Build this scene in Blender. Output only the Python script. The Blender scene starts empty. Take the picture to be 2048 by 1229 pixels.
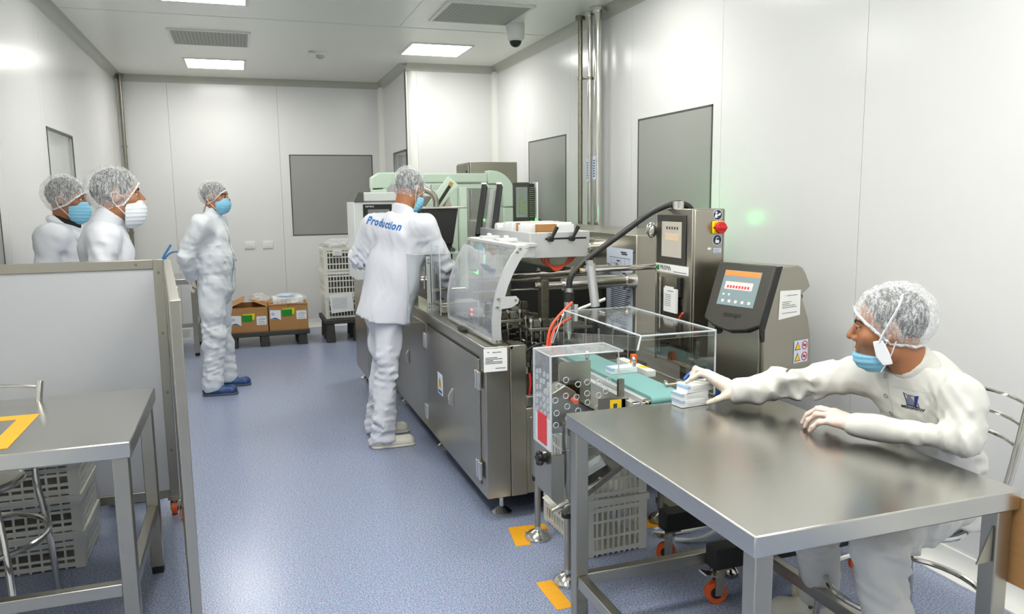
import bpy, bmesh, math, random
import numpy as np
from mathutils import Vector, Matrix, Euler
from mathutils.bvhtree import BVHTree

SC = bpy.context.scene
COL = SC.collection
PI = math.pi
random.seed(7)

# ------------------------------------------------------------------ camera
def cam_axes(yaw, pit, rol):
    f = Vector((math.sin(yaw)*math.cos(pit), math.cos(yaw)*math.cos(pit), -math.sin(pit)))
    r = Vector((math.cos(yaw), -math.sin(yaw), 0)); u = r.cross(f)
    return r*math.cos(rol)+u*math.sin(rol), u*math.cos(rol)-r*math.sin(rol), f
cam_d = bpy.data.cameras.new('camera'); cam = bpy.data.objects.new('camera', cam_d); COL.objects.link(cam)
_r, _u, _f = cam_axes(.328692, .139024, -.0124313)
cam.matrix_world = Matrix(((_r.x, _u.x, -_f.x, 0), (_r.y, _u.y, -_f.y, 0), (_r.z, _u.z, -_f.z, 1.58), (0, 0, 0, 1)))
cam_d.sensor_fit = 'HORIZONTAL'; cam_d.sensor_width = 36; cam_d.lens = 36*1568.74/2048
cam_d.clip_start = .05
SC.camera = cam

# ------------------------------------------------------------------ world, exposure
W = bpy.data.worlds.new('world'); SC.world = W; W.use_nodes = True
W.node_tree.nodes['Background'].inputs[0].default_value = (.85, .9, 1, 1)
W.node_tree.nodes['Background'].inputs[1].default_value = .05
SC.view_settings.view_transform = 'Standard'; SC.view_settings.look = 'None'
SC.view_settings.gamma = 1; SC.view_settings.use_curve_mapping = False
SC.view_settings.exposure = 0.46
PANEL_STRENGTH = 18.0          # ceiling light panels
SC.cycles.max_bounces = 10; SC.cycles.transparent_max_bounces = 24
SC.cycles.diffuse_bounces = 6; SC.cycles.glossy_bounces = 5
SC.cycles.caustics_reflective = False; SC.cycles.caustics_refractive = False
SC.cycles.sample_clamp_indirect = 6

# ------------------------------------------------------------------ materials
MATS = {}
def srgb(r, g, b):
    c = lambda v: (v/255/12.92) if v/255 <= .04045 else ((v/255+.055)/1.055)**2.4
    return (c(r), c(g), c(b), 1)
def mat(name, col, rough=.5, metal=0, spec=.5, **k):
    m = bpy.data.materials.new(name); m.use_nodes = True; MATS[name] = m
    nt = m.node_tree; b = nt.nodes['Principled BSDF']
    c = srgb(*col); b.inputs['Base Color'].default_value = c
    b.inputs['Roughness'].default_value = rough; b.inputs['Metallic'].default_value = metal
    b.inputs['Specular IOR Level'].default_value = spec
    if 'emit' in k:
        b.inputs['Emission Color'].default_value = srgb(*k.get('ecol', col)); b.inputs['Emission Strength'].default_value = k['emit']
    if 'trans' in k: b.inputs['Transmission Weight'].default_value = k['trans']
    if 'coat' in k: b.inputs['Coat Weight'].default_value = k['coat']
    if 'sss' in k:
        b.inputs['Subsurface Weight'].default_value = k['sss']; b.inputs['Subsurface Radius'].default_value = (.02, .008, .005)
    if 'alpha' in k: b.inputs['Alpha'].default_value = k['alpha']
    nv = k.get('noise')                      # (scale vector, colour amount, roughness amount, bump)
    if nv:
        tc = nt.nodes.new('ShaderNodeTexCoord'); mp = nt.nodes.new('ShaderNodeMapping'); nz = nt.nodes.new('ShaderNodeTexNoise')
        nt.links.new(tc.outputs['Object'], mp.inputs[0]); nt.links.new(mp.outputs[0], nz.inputs['Vector'])
        mp.inputs['Scale'].default_value = nv[0]; nz.inputs['Scale'].default_value = 1; nz.inputs['Detail'].default_value = k.get('detail', 4)
        if nv[1]:
            mr = nt.nodes.new('ShaderNodeMapRange'); mr.inputs[1].default_value = .3; mr.inputs[2].default_value = .7
            mr.inputs[3].default_value = 1-nv[1]; mr.inputs[4].default_value = 1+nv[1]
            vm = nt.nodes.new('ShaderNodeVectorMath'); vm.operation = 'SCALE'
            vm.inputs[0].default_value = c[:3]
            nt.links.new(nz.outputs[0], mr.inputs[0]); nt.links.new(mr.outputs[0], vm.inputs['Scale']); nt.links.new(vm.outputs[0], b.inputs['Base Color'])
        if nv[2]:
            mr2 = nt.nodes.new('ShaderNodeMapRange'); mr2.inputs[1].default_value = .3; mr2.inputs[2].default_value = .7
            mr2.inputs[3].default_value = rough-nv[2]; mr2.inputs[4].default_value = rough+nv[2]
            nt.links.new(nz.outputs[0], mr2.inputs[0]); nt.links.new(mr2.outputs[0], b.inputs['Roughness'])
        if nv[3]:
            bp = nt.nodes.new('ShaderNodeBump'); bp.inputs['Strength'].default_value = nv[3]; bp.inputs['Distance'].default_value = k.get('bdist', .002)
            nt.links.new(nz.outputs[0], bp.inputs['Height']); nt.links.new(bp.outputs[0], b.inputs['Normal'])
    return m

mat('wall_white', (222, 222, 220), .22, spec=.35, noise=((.6, .6, .6), .008, .02, 0))
mat('ceiling_white', (236, 236, 226), .3, spec=.35)
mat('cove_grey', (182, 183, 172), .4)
mat('corner_white', (232, 232, 226), .3)
mat('seam', (176, 172, 150), .7)
mat('window_grey', (150, 151, 146), .22, spec=.5)
mat('window_frame', (70, 72, 68), .5)
mat('lit_room_white', (228, 230, 224), .35)
mat('diffuser', (255, 255, 255), .5, emit=PANEL_STRENGTH, ecol=(255, 254, 249))
mat('light_frame', (225, 226, 220), .4)
mat('vent', (176, 178, 168), .6)
mat('steel', (174, 170, 157), .3, 1, noise=((2, 2, 30), .01, .015, 0), detail=1)
mat('steel_h', (182, 179, 168), .3, 1, noise=((3, 40, 40), .01, .015, 0), detail=1)
mat('steel_top', (200, 199, 192), .24, 1, noise=((8, 60, 8), .008, .012, 0))
mat('steel_dark', (146, 142, 130), .36, 1, noise=((40, 40, 40), .12, .1, 0))
mat('iron_dark', (98, 94, 82), .42, .85, noise=((60, 60, 60), .2, .1, 0))
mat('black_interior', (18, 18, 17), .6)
mat('alu', (214, 215, 214), .42, .75, noise=((60, 3, 3), .015, .03, 0))
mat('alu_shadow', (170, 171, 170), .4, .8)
mat('chrome', (214, 212, 205), .12, 1)
mat('brass', (190, 160, 90), .3, 1)
mat('black_plastic', (26, 26, 25), .45)
mat('dark_plastic', (58, 57, 50), .5)
mat('rubber', (20, 20, 20), .65)
mat('dark_filling', (96, 94, 84), .8)
mat('white_plastic', (232, 233, 230), .4)
mat('white_paint', (224, 226, 222), .4)
mat('screen_board', (190, 192, 196), .4)
mat('green_paint', (206, 226, 206), .42)  # pale grey-green paint with some of the green lamp glow put into it
mat('grey_plastic', (92, 92, 86), .6)
mat('crate', (226, 225, 214), .45, sss=.15)
mat('crate_clear', (222, 220, 208), .4, alpha=.8)
mat('film', (240, 242, 240), .15, alpha=.28)
mat('carton', (176, 130, 78), .75, noise=((12, 12, 60), .05, 0, 0))
mat('carton_dark', (140, 100, 58), .8)
mat('paper', (240, 240, 236), .7)
mat('paper_blue', (214, 222, 236), .7)
mat('ink', (70, 72, 80), .8)
mat('ink_blue', (40, 92, 160), .7)
mat('box_white', (238, 240, 240), .45)
mat('box_blue', (178, 202, 228), .45)
mat('green_label', (14, 138, 34), .6)
mat('yellow_label', (222, 214, 40), .6)
mat('warn_yellow', (246, 204, 40), .5)
mat('orange', (238, 100, 40), .5)
mat('orange_tube', (246, 96, 66), .4)
mat('blue_tube', (44, 98, 190), .4)
mat('blue_hose', (92, 160, 222), .4)
mat('red', (206, 34, 34), .4)
mat('red_card', (216, 58, 62), .5)
mat('yellow', (238, 206, 20), .4)
mat('navy', (24, 44, 90), .4)
mat('tape', (240, 172, 34), .5, noise=((60, 60, 60), .04, 0, 0))
mat('belt', (122, 170, 166), .5, noise=((6, 3, 6), .04, 0, 0))
mat('pallet', (62, 61, 56), .7, noise=((30, 30, 30), .1, 0, 0))
mat('cream_plastic', (226, 222, 190), .5)
mat('hose_black', (34, 35, 34), .42)
mat('screen_grey', (150, 146, 136), .2, emit=.35, ecol=(190, 182, 166))
mat('screen_blue', (120, 134, 136), .2, emit=.2, ecol=(150, 172, 176))
mat('screen_dark', (112, 118, 114), .25, emit=.15, ecol=(140, 146, 140))
mat('screen_orange', (230, 130, 66), .3, emit=.3, ecol=(236, 140, 80))
mat('screen_pink', (236, 190, 186), .3, emit=.3, ecol=(240, 200, 196))
mat('screen_tan', (176, 160, 136), .3, emit=.4, ecol=(200, 178, 146))
mat('led_green', (90, 255, 130), .4, emit=22, ecol=(70, 255, 120))
mat('led_red', (255, 60, 50), .4, emit=6, ecol=(255, 60, 60))
mat('cloth', (216, 218, 224), .85, spec=.2, noise=((5, 5, 3), .0, 0, .25), bdist=.01)
mat('cloth_warm', (211, 210, 203), .85, spec=.2, noise=((6, 6, 4), .0, 0, .25), bdist=.01)
mat('tyvek', (214, 218, 222), .7, spec=.3, noise=((14, 14, 9), .0, 0, .5), bdist=.012)
mat('cloth_seam', (196, 196, 198), .9)
mat('text_blue', (40, 108, 176), .8)
mat('logo_navy', (34, 44, 110), .8)
mat('black_cloth', (24, 22, 20), .9)
mat('mask_blue', (140, 200, 228), .8, spec=.2)
mat('mask_white', (222, 228, 232), .8, spec=.2)
mat('strap', (236, 238, 240), .7)
mat('glove', (228, 216, 200), .55, sss=.1)
mat('glove_pink', (232, 206, 192), .55, sss=.1)
mat('skin', (168, 112, 76), .5, sss=.06, noise=((26, 26, 26), .06, .05, 0))
mat('skin_dark', (150, 96, 60), .5, sss=.06, noise=((26, 26, 26), .06, .05, 0))
mat('lip', (150, 90, 74), .5)
mat('stubble', (104, 78, 60), .7)
mat('hair', (38, 34, 32), .7, noise=((60, 60, 60), .3, 0, .5))
mat('eye_white', (226, 220, 210), .2)
mat('iris', (44, 28, 18), .15)
mat('croc', (222, 218, 202), .55)
mat('shoe_cover', (34, 66, 116), .35, noise=((30, 30, 30), .15, .05, .4))
mat('acrylic_edge', (226, 232, 234), .3, alpha=.6)
mat('tape_shadow', (200, 190, 120), .5)

def mk_acrylic(name, tint, base, graze, milk=0.0):
    m = bpy.data.materials.new(name); m.use_nodes = True; MATS[name] = m; nt = m.node_tree; nt.nodes.clear()
    out = nt.nodes.new('ShaderNodeOutputMaterial'); mx = nt.nodes.new('ShaderNodeMixShader')
    tr = nt.nodes.new('ShaderNodeBsdfTransparent'); gl = nt.nodes.new('ShaderNodeBsdfGlossy'); lw = nt.nodes.new('ShaderNodeLayerWeight')
    tr.inputs[0].default_value = tint; gl.inputs['Roughness'].default_value = .03; gl.inputs[0].default_value = (1, 1, 1, 1)
    pw = nt.nodes.new('ShaderNodeMath'); pw.operation = 'POWER'; pw.inputs[1].default_value = 4
    ml = nt.nodes.new('ShaderNodeMath'); ml.operation = 'MULTIPLY_ADD'; ml.inputs[1].default_value = graze; ml.inputs[2].default_value = base
    lw.inputs[0].default_value = .5
    nt.links.new(lw.outputs['Facing'], pw.inputs[0]); nt.links.new(pw.outputs[0], ml.inputs[0]); nt.links.new(ml.outputs[0], mx.inputs[0])
    nt.links.new(tr.outputs[0], mx.inputs[1]); nt.links.new(gl.outputs[0], mx.inputs[2])
    if milk:
        df = nt.nodes.new('ShaderNodeBsdfDiffuse'); df.inputs[0].default_value = (.9, .93, .95, 1); m2 = nt.nodes.new('ShaderNodeMixShader'); m2.inputs[0].default_value = milk
        nt.links.new(mx.outputs[0], m2.inputs[1]); nt.links.new(df.outputs[0], m2.inputs[2]); nt.links.new(m2.outputs[0], out.inputs[0])
    else:
        nt.links.new(mx.outputs[0], out.inputs[0])
mk_acrylic('acrylic', (.97, .98, .975, 1), .035, .5)
mk_acrylic('acrylic_smoky', (.93, .94, .94, 1), .11, .5, .10)
mk_acrylic('acrylic_milky', (.96, .97, .975, 1), .05, .5, .14)

def mk_floor():
    m = mat('floor_vinyl', (118, 132, 166), .3, spec=.5); nt = m.node_tree; b = nt.nodes['Principled BSDF']
    tc = nt.nodes.new('ShaderNodeTexCoord'); n1 = nt.nodes.new('ShaderNodeTexNoise'); n2 = nt.nodes.new('ShaderNodeTexVoronoi'); n3 = nt.nodes.new('ShaderNodeTexNoise')
    n1.inputs['Scale'].default_value = 160; n1.inputs['Detail'].default_value = 3; n2.inputs['Scale'].default_value = 260; n3.inputs['Scale'].default_value = 2.2
    for n in (n1, n2, n3): nt.links.new(tc.outputs['Object'], n.inputs['Vector'])
    r = nt.nodes.new('ShaderNodeValToRGB'); e = r.color_ramp.elements
    e[0].position = .34; e[0].color = srgb(104, 115, 142); e[1].position = .68; e[1].color = srgb(176, 184, 204)
    k = r.color_ramp.elements.new(.5); k.color = srgb(140, 150, 176)
    nt.links.new(n1.outputs[0], r.inputs[0])
    mx = nt.nodes.new('ShaderNodeMix'); mx.data_type = 'RGBA'; mx.inputs[0].default_value = .25
    nt.links.new(r.outputs[0], mx.inputs[6]); nt.links.new(n2.outputs['Color'], mx.inputs[7]); mx.blend_type = 'SOFT_LIGHT'
    nt.links.new(mx.outputs[2], b.inputs['Base Color'])
    mr = nt.nodes.new('ShaderNodeMapRange'); mr.inputs[3].default_value = .22; mr.inputs[4].default_value = .27
    nt.links.new(n3.outputs[0], mr.inputs[0]); nt.links.new(mr.outputs[0], b.inputs['Roughness'])
mk_floor()

def mk_net():
    m = bpy.data.materials.new('hair_net'); m.use_nodes = True; MATS['hair_net'] = m; nt = m.node_tree; nt.nodes.clear()
    out = nt.nodes.new('ShaderNodeOutputMaterial'); mx = nt.nodes.new('ShaderNodeMixShader'); tr = nt.nodes.new('ShaderNodeBsdfTransparent')
    df = nt.nodes.new('ShaderNodeBsdfDiffuse'); df.inputs[0].default_value = srgb(238, 240, 240)
    tc = nt.nodes.new('ShaderNodeTexCoord'); mp = nt.nodes.new('ShaderNodeMapping'); mp.inputs['Scale'].default_value = (1, 1, .3)
    nz = nt.nodes.new('ShaderNodeTexNoise'); nz.inputs['Scale'].default_value = 120; nz.inputs['Detail'].default_value = 2; nz.inputs['Distortion'].default_value = .8
    vo = nt.nodes.new('ShaderNodeTexVoronoi'); vo.feature = 'DISTANCE_TO_EDGE'; vo.inputs['Scale'].default_value = 190
    nt.links.new(tc.outputs['Object'], mp.inputs[0]); nt.links.new(mp.outputs[0], nz.inputs['Vector']); nt.links.new(tc.outputs['Object'], vo.inputs['Vector'])
    a = nt.nodes.new('ShaderNodeMapRange'); a.inputs[1].default_value = .4; a.inputs[2].default_value = .7; a.inputs[3].default_value = .12; a.inputs[4].default_value = .5
    c = nt.nodes.new('ShaderNodeMapRange'); c.inputs[1].default_value = .0; c.inputs[2].default_value = .1; c.inputs[3].default_value = .3; c.inputs[4].default_value = 0
    s = nt.nodes.new('ShaderNodeMath'); s.operation = 'ADD'; s.use_clamp = True
    nt.links.new(nz.outputs[0], a.inputs[0]); nt.links.new(vo.outputs['Distance'], c.inputs[0]); nt.links.new(a.outputs[0], s.inputs[0]); nt.links.new(c.outputs[0], s.inputs[1])
    nt.links.new(s.outputs[0], mx.inputs[0]); nt.links.new(tr.outputs[0], mx.inputs[1]); nt.links.new(df.outputs[0], mx.inputs[2]); nt.links.new(mx.outputs[0], out.inputs[0])
mk_net()

# ------------------------------------------------------------------ mesh helpers
def V(*a): return Vector(a if len(a) > 1 else a[0])
def frame_of(d):
    d = Vector(d).normalized(); a = Vector((0, 0, 1)) if abs(d.z) < .95 else Vector((1, 0, 0))
    x = a.cross(d).normalized(); return x, d.cross(x)
class MB:
    def __init__(s): s.v = []; s.f = []; s.m = []; s.mi = 0
    def add(s, vs, fs):
        n = len(s.v); s.v += [tuple(p) for p in vs]; s.f += [tuple(i+n for i in f) for f in fs]; s.m += [s.mi]*len(fs); return s
    def box(s, x0, x1, y0, y1, z0, z1):
        return s.add([(x0, y0, z0), (x1, y0, z0), (x1, y1, z0), (x0, y1, z0), (x0, y0, z1), (x1, y0, z1), (x1, y1, z1), (x0, y1, z1)],
                     [(0, 3, 2, 1), (4, 5, 6, 7), (0, 1, 5, 4), (1, 2, 6, 5), (2, 3, 7, 6), (3, 0, 4, 7)])
    def obox(s, c, size, R=None):
        R = R or Matrix.Identity(3); c = Vector(c); h = Vector(size)/2; vs = []
        for z in (-1, 1):
            for x, y in ((-1, -1), (1, -1), (1, 1), (-1, 1)): vs.append(c+R @ Vector((x*h.x, y*h.y, z*h.z)))
        return s.add(vs, [(0, 3, 2, 1), (4, 5, 6, 7), (0, 1, 5, 4), (1, 2, 6, 5), (2, 3, 7, 6), (3, 0, 4, 7)])
    def bar(s, p, q, w, h=None, up=(0, 0, 1)):       # box beam from p to q
        p = Vector(p); q = Vector(q); h = h or w; d = (q-p).normalized(); up = Vector(up)
        if abs(d.dot(up)) > .98: up = Vector((0, 1, 0))
        x = d.cross(up).normalized(); y = x.cross(d)
        return s.obox((p+q)/2, (w, (q-p).length, h), Matrix((x, d, y)).transposed())
    def cyl(s, p, q, r, r2=None, n=16, caps=True):
        p = Vector(p); q = Vector(q); r2 = r if r2 is None else r2; x, y = frame_of(q-p); vs = []; fs = []
        for c, rr in ((p, r), (q, r2)):
            for i in range(n):
                a = 2*PI*i/n; vs.append(c+x*(rr*math.cos(a))+y*(rr*math.sin(a)))
        for i in range(n): fs.append((i, (i+1) % n, n+(i+1) % n, n+i))
        if caps: fs += [tuple(range(n-1, -1, -1)), tuple(range(n, 2*n))]
        return s.add(vs, fs)
    def tube(s, pts, r, n=10, closed=False, smooth=0):
        P = [Vector(p) for p in pts]
        for _ in range(smooth):
            Q = [P[0]] if not closed else []
            L = len(P)
            for i in range(L if closed else L-1):
                a, b = P[i], P[(i+1) % L]; Q += [a*.75+b*.25, a*.25+b*.75]
            if not closed: Q.append(P[-1])
            P = Q
        L = len(P); vs = []; fs = []; px = None
        for i in range(L):
            t = (P[(i+1) % L]-P[i-1]) if (closed or 0 < i < L-1) else (P[1]-P[0] if i == 0 else P[-1]-P[-2])
            t = t.normalized()
            if px is None: x, y = frame_of(t)
            else:
                x = (px-t*px.dot(t)).normalized(); y = t.cross(x)
            px = x; rr = r(i/(L-1)) if callable(r) else r
            for k in range(n):
                a = 2*PI*k/n; vs.append(P[i]+x*(rr*math.cos(a))+y*(rr*math.sin(a)))
        for i in range(L if closed else L-1):
            for k in range(n):
                j = (i+1) % L; fs.append((i*n+k, i*n+(k+1) % n, j*n+(k+1) % n, j*n+k))
        if not closed: fs += [tuple(range(n-1, -1, -1)), tuple(range((L-1)*n, L*n))]
        return s.add(vs, fs)
    def prism(s, poly, a, b, o=(0, 0, 0), u=(1, 0, 0), v=(0, 1, 0), w=(0, 0, 1)):   # polygon in (u,v) extruded along w from a to b
        o, u, v, w = map(Vector, (o, u, v, w)); n = len(poly)
        vs = [o+u*x+v*y+w*a for x, y in poly]+[o+u*x+v*y+w*b for x, y in poly]
        return s.add(vs, [tuple(range(n-1, -1, -1)), tuple(range(n, 2*n))]+[(i, (i+1) % n, n+(i+1) % n, n+i) for i in range(n)])
    def ball(s, c, r, n=14, m=9, R=None):
        r = (r, r, r) if not hasattr(r, '__len__') else r; c = Vector(c); vs = []; fs = []
        for j in range(1, m):
            t = PI*j/m
            for i in range(n):
                a = 2*PI*i/n; p = Vector((r[0]*math.sin(t)*math.cos(a), r[1]*math.sin(t)*math.sin(a), r[2]*math.cos(t))); vs.append(c+(R @ p if R else p))
        a = Vector((0, 0, r[2])); b = -a; vs += [c+(R @ a if R else a), c+(R @ b if R else b)]; T = len(vs)-2
        for i in range(n):
            fs.append((T, i, (i+1) % n)); fs.append((T+1, (m-2)*n+(i+1) % n, (m-2)*n+i))
            for j in range(m-2): fs.append((j*n+i, (j+1)*n+i, (j+1)*n+(i+1) % n, j*n+(i+1) % n))
        return s.add(vs, fs)
    def lathe(s, prof, c=(0, 0, 0), d=(0, 0, 1), n=20):
        c = Vector(c); d = Vector(d).normalized(); x, y = frame_of(d); vs = []; fs = []
        for r, z in prof:
            for i in range(n):
                a = 2*PI*i/n; vs.append(c+d*z+x*(r*math.cos(a))+y*(r*math.sin(a)))
        for j in range(len(prof)-1):
            for i in range(n): fs.append((j*n+i, j*n+(i+1) % n, (j+1)*n+(i+1) % n, (j+1)*n+i))
        fs += [tuple(range(n-1, -1, -1)), tuple(range((len(prof)-1)*n, len(prof)*n))]
        return s.add(vs, fs)
    def sheet(s, c, u, v, t, holes=()):              # flat sheet: corner c, edge vectors u, v, thickness t (face mat 0, edge mat 1)
        c, u, v = map(Vector, (c, u, v)); w = u.cross(v).normalized()*t
        P = [c, c+u, c+u+v, c+v]; s.mi = 0
        s.add([p for p in P]+[p+w for p in P], [(3, 2, 1, 0), (4, 5, 6, 7)])
        s.mi = 1
        s.add([p for p in P]+[p+w for p in P], [(i, (i+1) % 4, 4+(i+1) % 4, 4+i) for i in range(4)])
        s.mi = 0; return s

def wloc(o):
    l = Vector((0, 0, 0))
    while o: l += o.location; o = o.parent
    return l
def link_mesh(name, me, mats, parent):
    for m in (mats if isinstance(mats, (list, tuple)) else [mats]): me.materials.append(MATS[m])
    o = bpy.data.objects.new(name, me); COL.objects.link(o)
    if parent: o.parent = parent
    return o
def part(name, mb, m, parent=None, bevel=0, smooth=True, label=None, local=False):
    """link an MB as one mesh; its coordinates are world metres (or the parent's own frame when local)"""
    off = Vector((0, 0, 0)) if local else wloc(parent)
    me = bpy.data.meshes.new(name); me.from_pydata([tuple(Vector(p)-off) for p in mb.v], [], mb.f)
    if any(mb.m): me.polygons.foreach_set('material_index', mb.m)
    if smooth: me.shade_smooth(); me.set_sharp_from_angle(angle=math.radians(38))
    me.update(); o = link_mesh(name, me, m, parent)
    if bevel:
        b = o.modifiers.new('bevel', 'BEVEL'); b.width = bevel; b.segments = 2; b.limit_method = 'ANGLE'; b.angle_limit = math.radians(40)
    if label: o['label'] = label
    return o
def bx(name, m, parent, x0, x1, y0, y1, z0, z1, bevel=0, **k):
    return part(name, MB().box(x0, x1, y0, y1, z0, z1), m, parent, bevel, **k)
def cy(name, m, parent, p, q, r, r2=None, n=16, **k):
    return part(name, MB().cyl(p, q, r, r2, n), m, parent, **k)
def tb(name, m, parent, pts, r, n=10, closed=False, smooth=2, **k):
    return part(name, MB().tube(pts, r, n, closed, smooth), m, parent, **k)
def tag(o, label=None, cat=None, group=None, kind=None):
    if label: o['label'] = label
    if cat: o['category'] = cat
    if group: o['group'] = group
    if kind: o['kind'] = kind
    return o
def thing(name, label, cat, loc=(0, 0, 0), group=None):
    o = bpy.data.objects.new(name, None); COL.objects.link(o); o.location = loc; o.empty_display_size = .05
    return tag(o, label, cat, group)
def copy_tree(o, parent=None):
    c = o.copy(); COL.objects.link(c)
    if parent: c.parent = parent
    for ch in list(o.children): copy_tree(ch, c)
    return c
def struct(o): o['kind'] = 'structure'; return o
def text_mesh(body, size, align='CENTER', extrude=.0004, xs=1.0, shear=0, bold=0, space=1.0):
    cu = bpy.data.curves.new('t', 'FONT'); cu.body = body; cu.size = size; cu.align_x = align; cu.align_y = 'CENTER'; cu.extrude = extrude; cu.shear = shear
    cu.resolution_u = 2; cu.offset = bold; cu.space_character = space
    to = bpy.data.objects.new('t', cu); COL.objects.link(to)
    me = bpy.data.meshes.new_from_object(to.evaluated_get(bpy.context.evaluated_depsgraph_get()))
    bpy.data.objects.remove(to); bpy.data.curves.remove(cu)
    vs = [(v.co.x*xs, v.co.y, v.co.z) for v in me.vertices]; fs = [tuple(p.vertices) for p in me.polygons]; bpy.data.meshes.remove(me)
    return vs, fs
def text(name, body, size, m, parent, o, u, v, align='CENTER', **k):
    """flat lettering: origin o, reading direction u, up v"""
    vs, fs = text_mesh(body, size, align, **k); o, u, v = map(Vector, (o, u, v)); u.normalize(); v = (v-u*v.dot(u)).normalized(); w = u.cross(v)
    mb = MB().add([o+u*p[0]+v*p[1]+w*(p[2]+.0006) for p in vs], fs)
    return part(name, mb, m, parent, smooth=False)
def ruled(mb, o, u, v, rows, h=.0012):
    """printed lines: rows of (x0, x1, y) on the plane o,u,v"""
    o, u, v = map(Vector, (o, u, v)); w = u.cross(v)*.0006
    for x0, x1, y in rows:
        mb.add([o+u*x0+v*y+w, o+u*x1+v*y+w, o+u*x1+v*(y+h)+w, o+u*x0+v*(y+h)+w], [(0, 1, 2, 3)])
    return mb
# ================================================================== the room
XL, XR, YB, YF, ZC = -1.26, 2.74, 10.0, -2.6, 3.0
XN, YN = 1.74, 8.49            # the return in the far right corner

fl = struct(bx('floor', 'floor_vinyl', None, XL-.05, XR+.05, YF-.05, YB+.05, -.06, 0, smooth=False))
ce = struct(bx('ceiling', 'seam', None, XL-.05, XR+.05, YF-.05, YB+.05, ZC+.025, ZC+.08, smooth=False))
yj = [YF, -1.2, 1.45, 4.1, 6.74, 8.49+.9, YB]; xj = [XL, .1, 1.335, XR]
LIGHTS = [(-.168, 9.0), (1.865, 7.65), (-.168, 6.0), (1.865, 4.55), (-.168, 3.05), (1.865, 1.5), (-.168, 0.0), (1.865, -1.4), (.85, 3.05), (.85, .2), (-.168, 1.55)]  # mid-column panels and the last one are added, unseen, to brighten the near end
VENTS = [(-.17, 7.61), (1.845, 6.08)]
cuts = LIGHTS+VENTS
# ceiling panels: strips between the joints
ys = [YF, -1.0, 1.58, 4.16, 6.74, YB]
for i in range(5):
    xs = [XL, XR] if i != 3 else [XL, 1.333, XR]
    for j in range(len(xs)-1):
        bx('panel', 'ceiling_white', ce, xs[j]+.004, xs[j+1]-.004, ys[i]+.005, ys[i+1]-.005, ZC, ZC+.025, smooth=False)
for y in (6.74, 4.16, 1.58, -1.0): bx('joint_strip', 'light_frame', ce, XL+.08, XR-.08, y-.011, y+.011, ZC-.0025, ZC-.0003, smooth=False)
bx('joint_strip', 'light_frame', ce, 1.328, 1.339, 4.17, 6.727, ZC-.0025, ZC-.0003, smooth=False)
wl = struct(bx('wall_left', 'seam', None, XL-.16, XL-.115, YF, YB, 0, ZC+.05, smooth=False))
wr = struct(bx('wall_right', 'seam', None, XR+.022, XR+.08, YF, YN, 0, ZC+.05, smooth=False))
wb = struct(bx('wall_back', 'seam', None, XL-.05, XN+.1, YB+.022, YB+.08, 0, ZC+.05, smooth=False))
wn = struct(bx('wall_return', 'seam', None, XN+.13, XR+.05, YN+.022, YN+.08, 0, ZC+.05, smooth=False))
wc = struct(bx('wall_recess', 'seam', None, XN+.115, XN+.16, YN+.05, YB+.05, 0, ZC+.05, smooth=False))
wf = struct(bx('wall_front', 'wall_white', None, XL-.05, XR+.05, YF-.08, YF, 0, ZC+.05, smooth=False))
G = .0013
def pan_x(par, x, sg, t, ya, yb, z0=0, z1=ZC):     # a wall panel in a plane x = const
    a, b = sorted((x, x+sg*t)); bx('panel', 'wall_white', par, a, b, ya+G, yb-G, z0+.0, z1, smooth=False)
def pan_y(par, y, t, xa, xb, z0=0, z1=ZC):
    bx('panel', 'wall_white', par, xa+G, xb-G, y, y+t, z0, z1, smooth=False)
sr = [YF, -.47, .68, 1.83, 2.975, 4.125, 5.272, 6.42, 7.56, YN]
for a, b in zip(sr[:-1], sr[1:]): pan_x(wr, XR, 1, .022, a, b)
for a, b in zip([XL, -.727, .479, XN-.05], [-.727, .479, XN-.05, XN+.1]): pan_y(wb, YB, .022, a, b)
pan_y(wn, YN, .022, XN+.105, XR)
# left wall with the door glazing opening (y 6.37 .. 7.28)
OY0, OY1, OZ0, OZ1 = 6.37, 7.28, 1.145, 2.115
for a, b in zip([YF, -.55, .6, 1.75, 2.9, 4.05, 5.2, 7.38, 8.6], [-.55, .6, 1.75, 2.9, 4.05, 5.2, 6.25, 8.6, YB]): pan_x(wl, XL, -1, .115, a, b)
pan_x(wl, XL, -1, .115, 6.25, OY0+G); pan_x(wl, XL, -1, .115, OY1-G, 7.38)
pan_x(wl, XL, -1, .115, OY0, OY1, 0, OZ0); pan_x(wl, XL, -1, .115, OY0, OY1, OZ1, ZC)
# recess wall with its own glazed opening (y 8.62 .. 9.36)
for a, b, z0, z1 in ((YN+.03, 8.6, 0, ZC), (9.36, YB, 0, ZC), (8.6-2*G, 9.36+2*G, 0, 1.145), (8.6-2*G, 9.36+2*G, 2.115, ZC)): pan_x(wc, XN, 1, .115, a, b, z0, z1)
def glazed(name, x, sg, y0, y1, z0, z1):
    fr = MB(); t = .012
    for a, b, c, d in ((y0, y1, z1-t, z1), (y0, y1, z0, z0+t), (y0, y0+t, z0, z1), (y1-t, y1, z0, z1)):
        fr.box(min(x, x-sg*.004), max(x, x-sg*.004), a, b, c, d)
    w = struct(part(name, fr, 'window_frame', None, smooth=False))
    xx = x+sg*.09
    bx('lit_room_panel', 'lit_room_white', w, min(xx, xx+sg*.02), max(xx, xx+sg*.02), y0, y1, z0, z1, smooth=False)  # white panel added behind the glass, standing in for the lit room beyond
    bx('pane', 'acrylic', w, x+sg*.012, x+sg*.018, y0+t, y1-t, z0+t, z1-t, smooth=False)
    m = MB()
    for yy in (y0+.25*(y1-y0), y0+.32*(y1-y0)): m.box(min(xx-sg*.004, xx), max(xx-sg*.004, xx), yy-.003, yy+.003, z0, z1)
    part('panel_joint', m, 'cove_grey', w, smooth=False)
    return w
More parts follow.
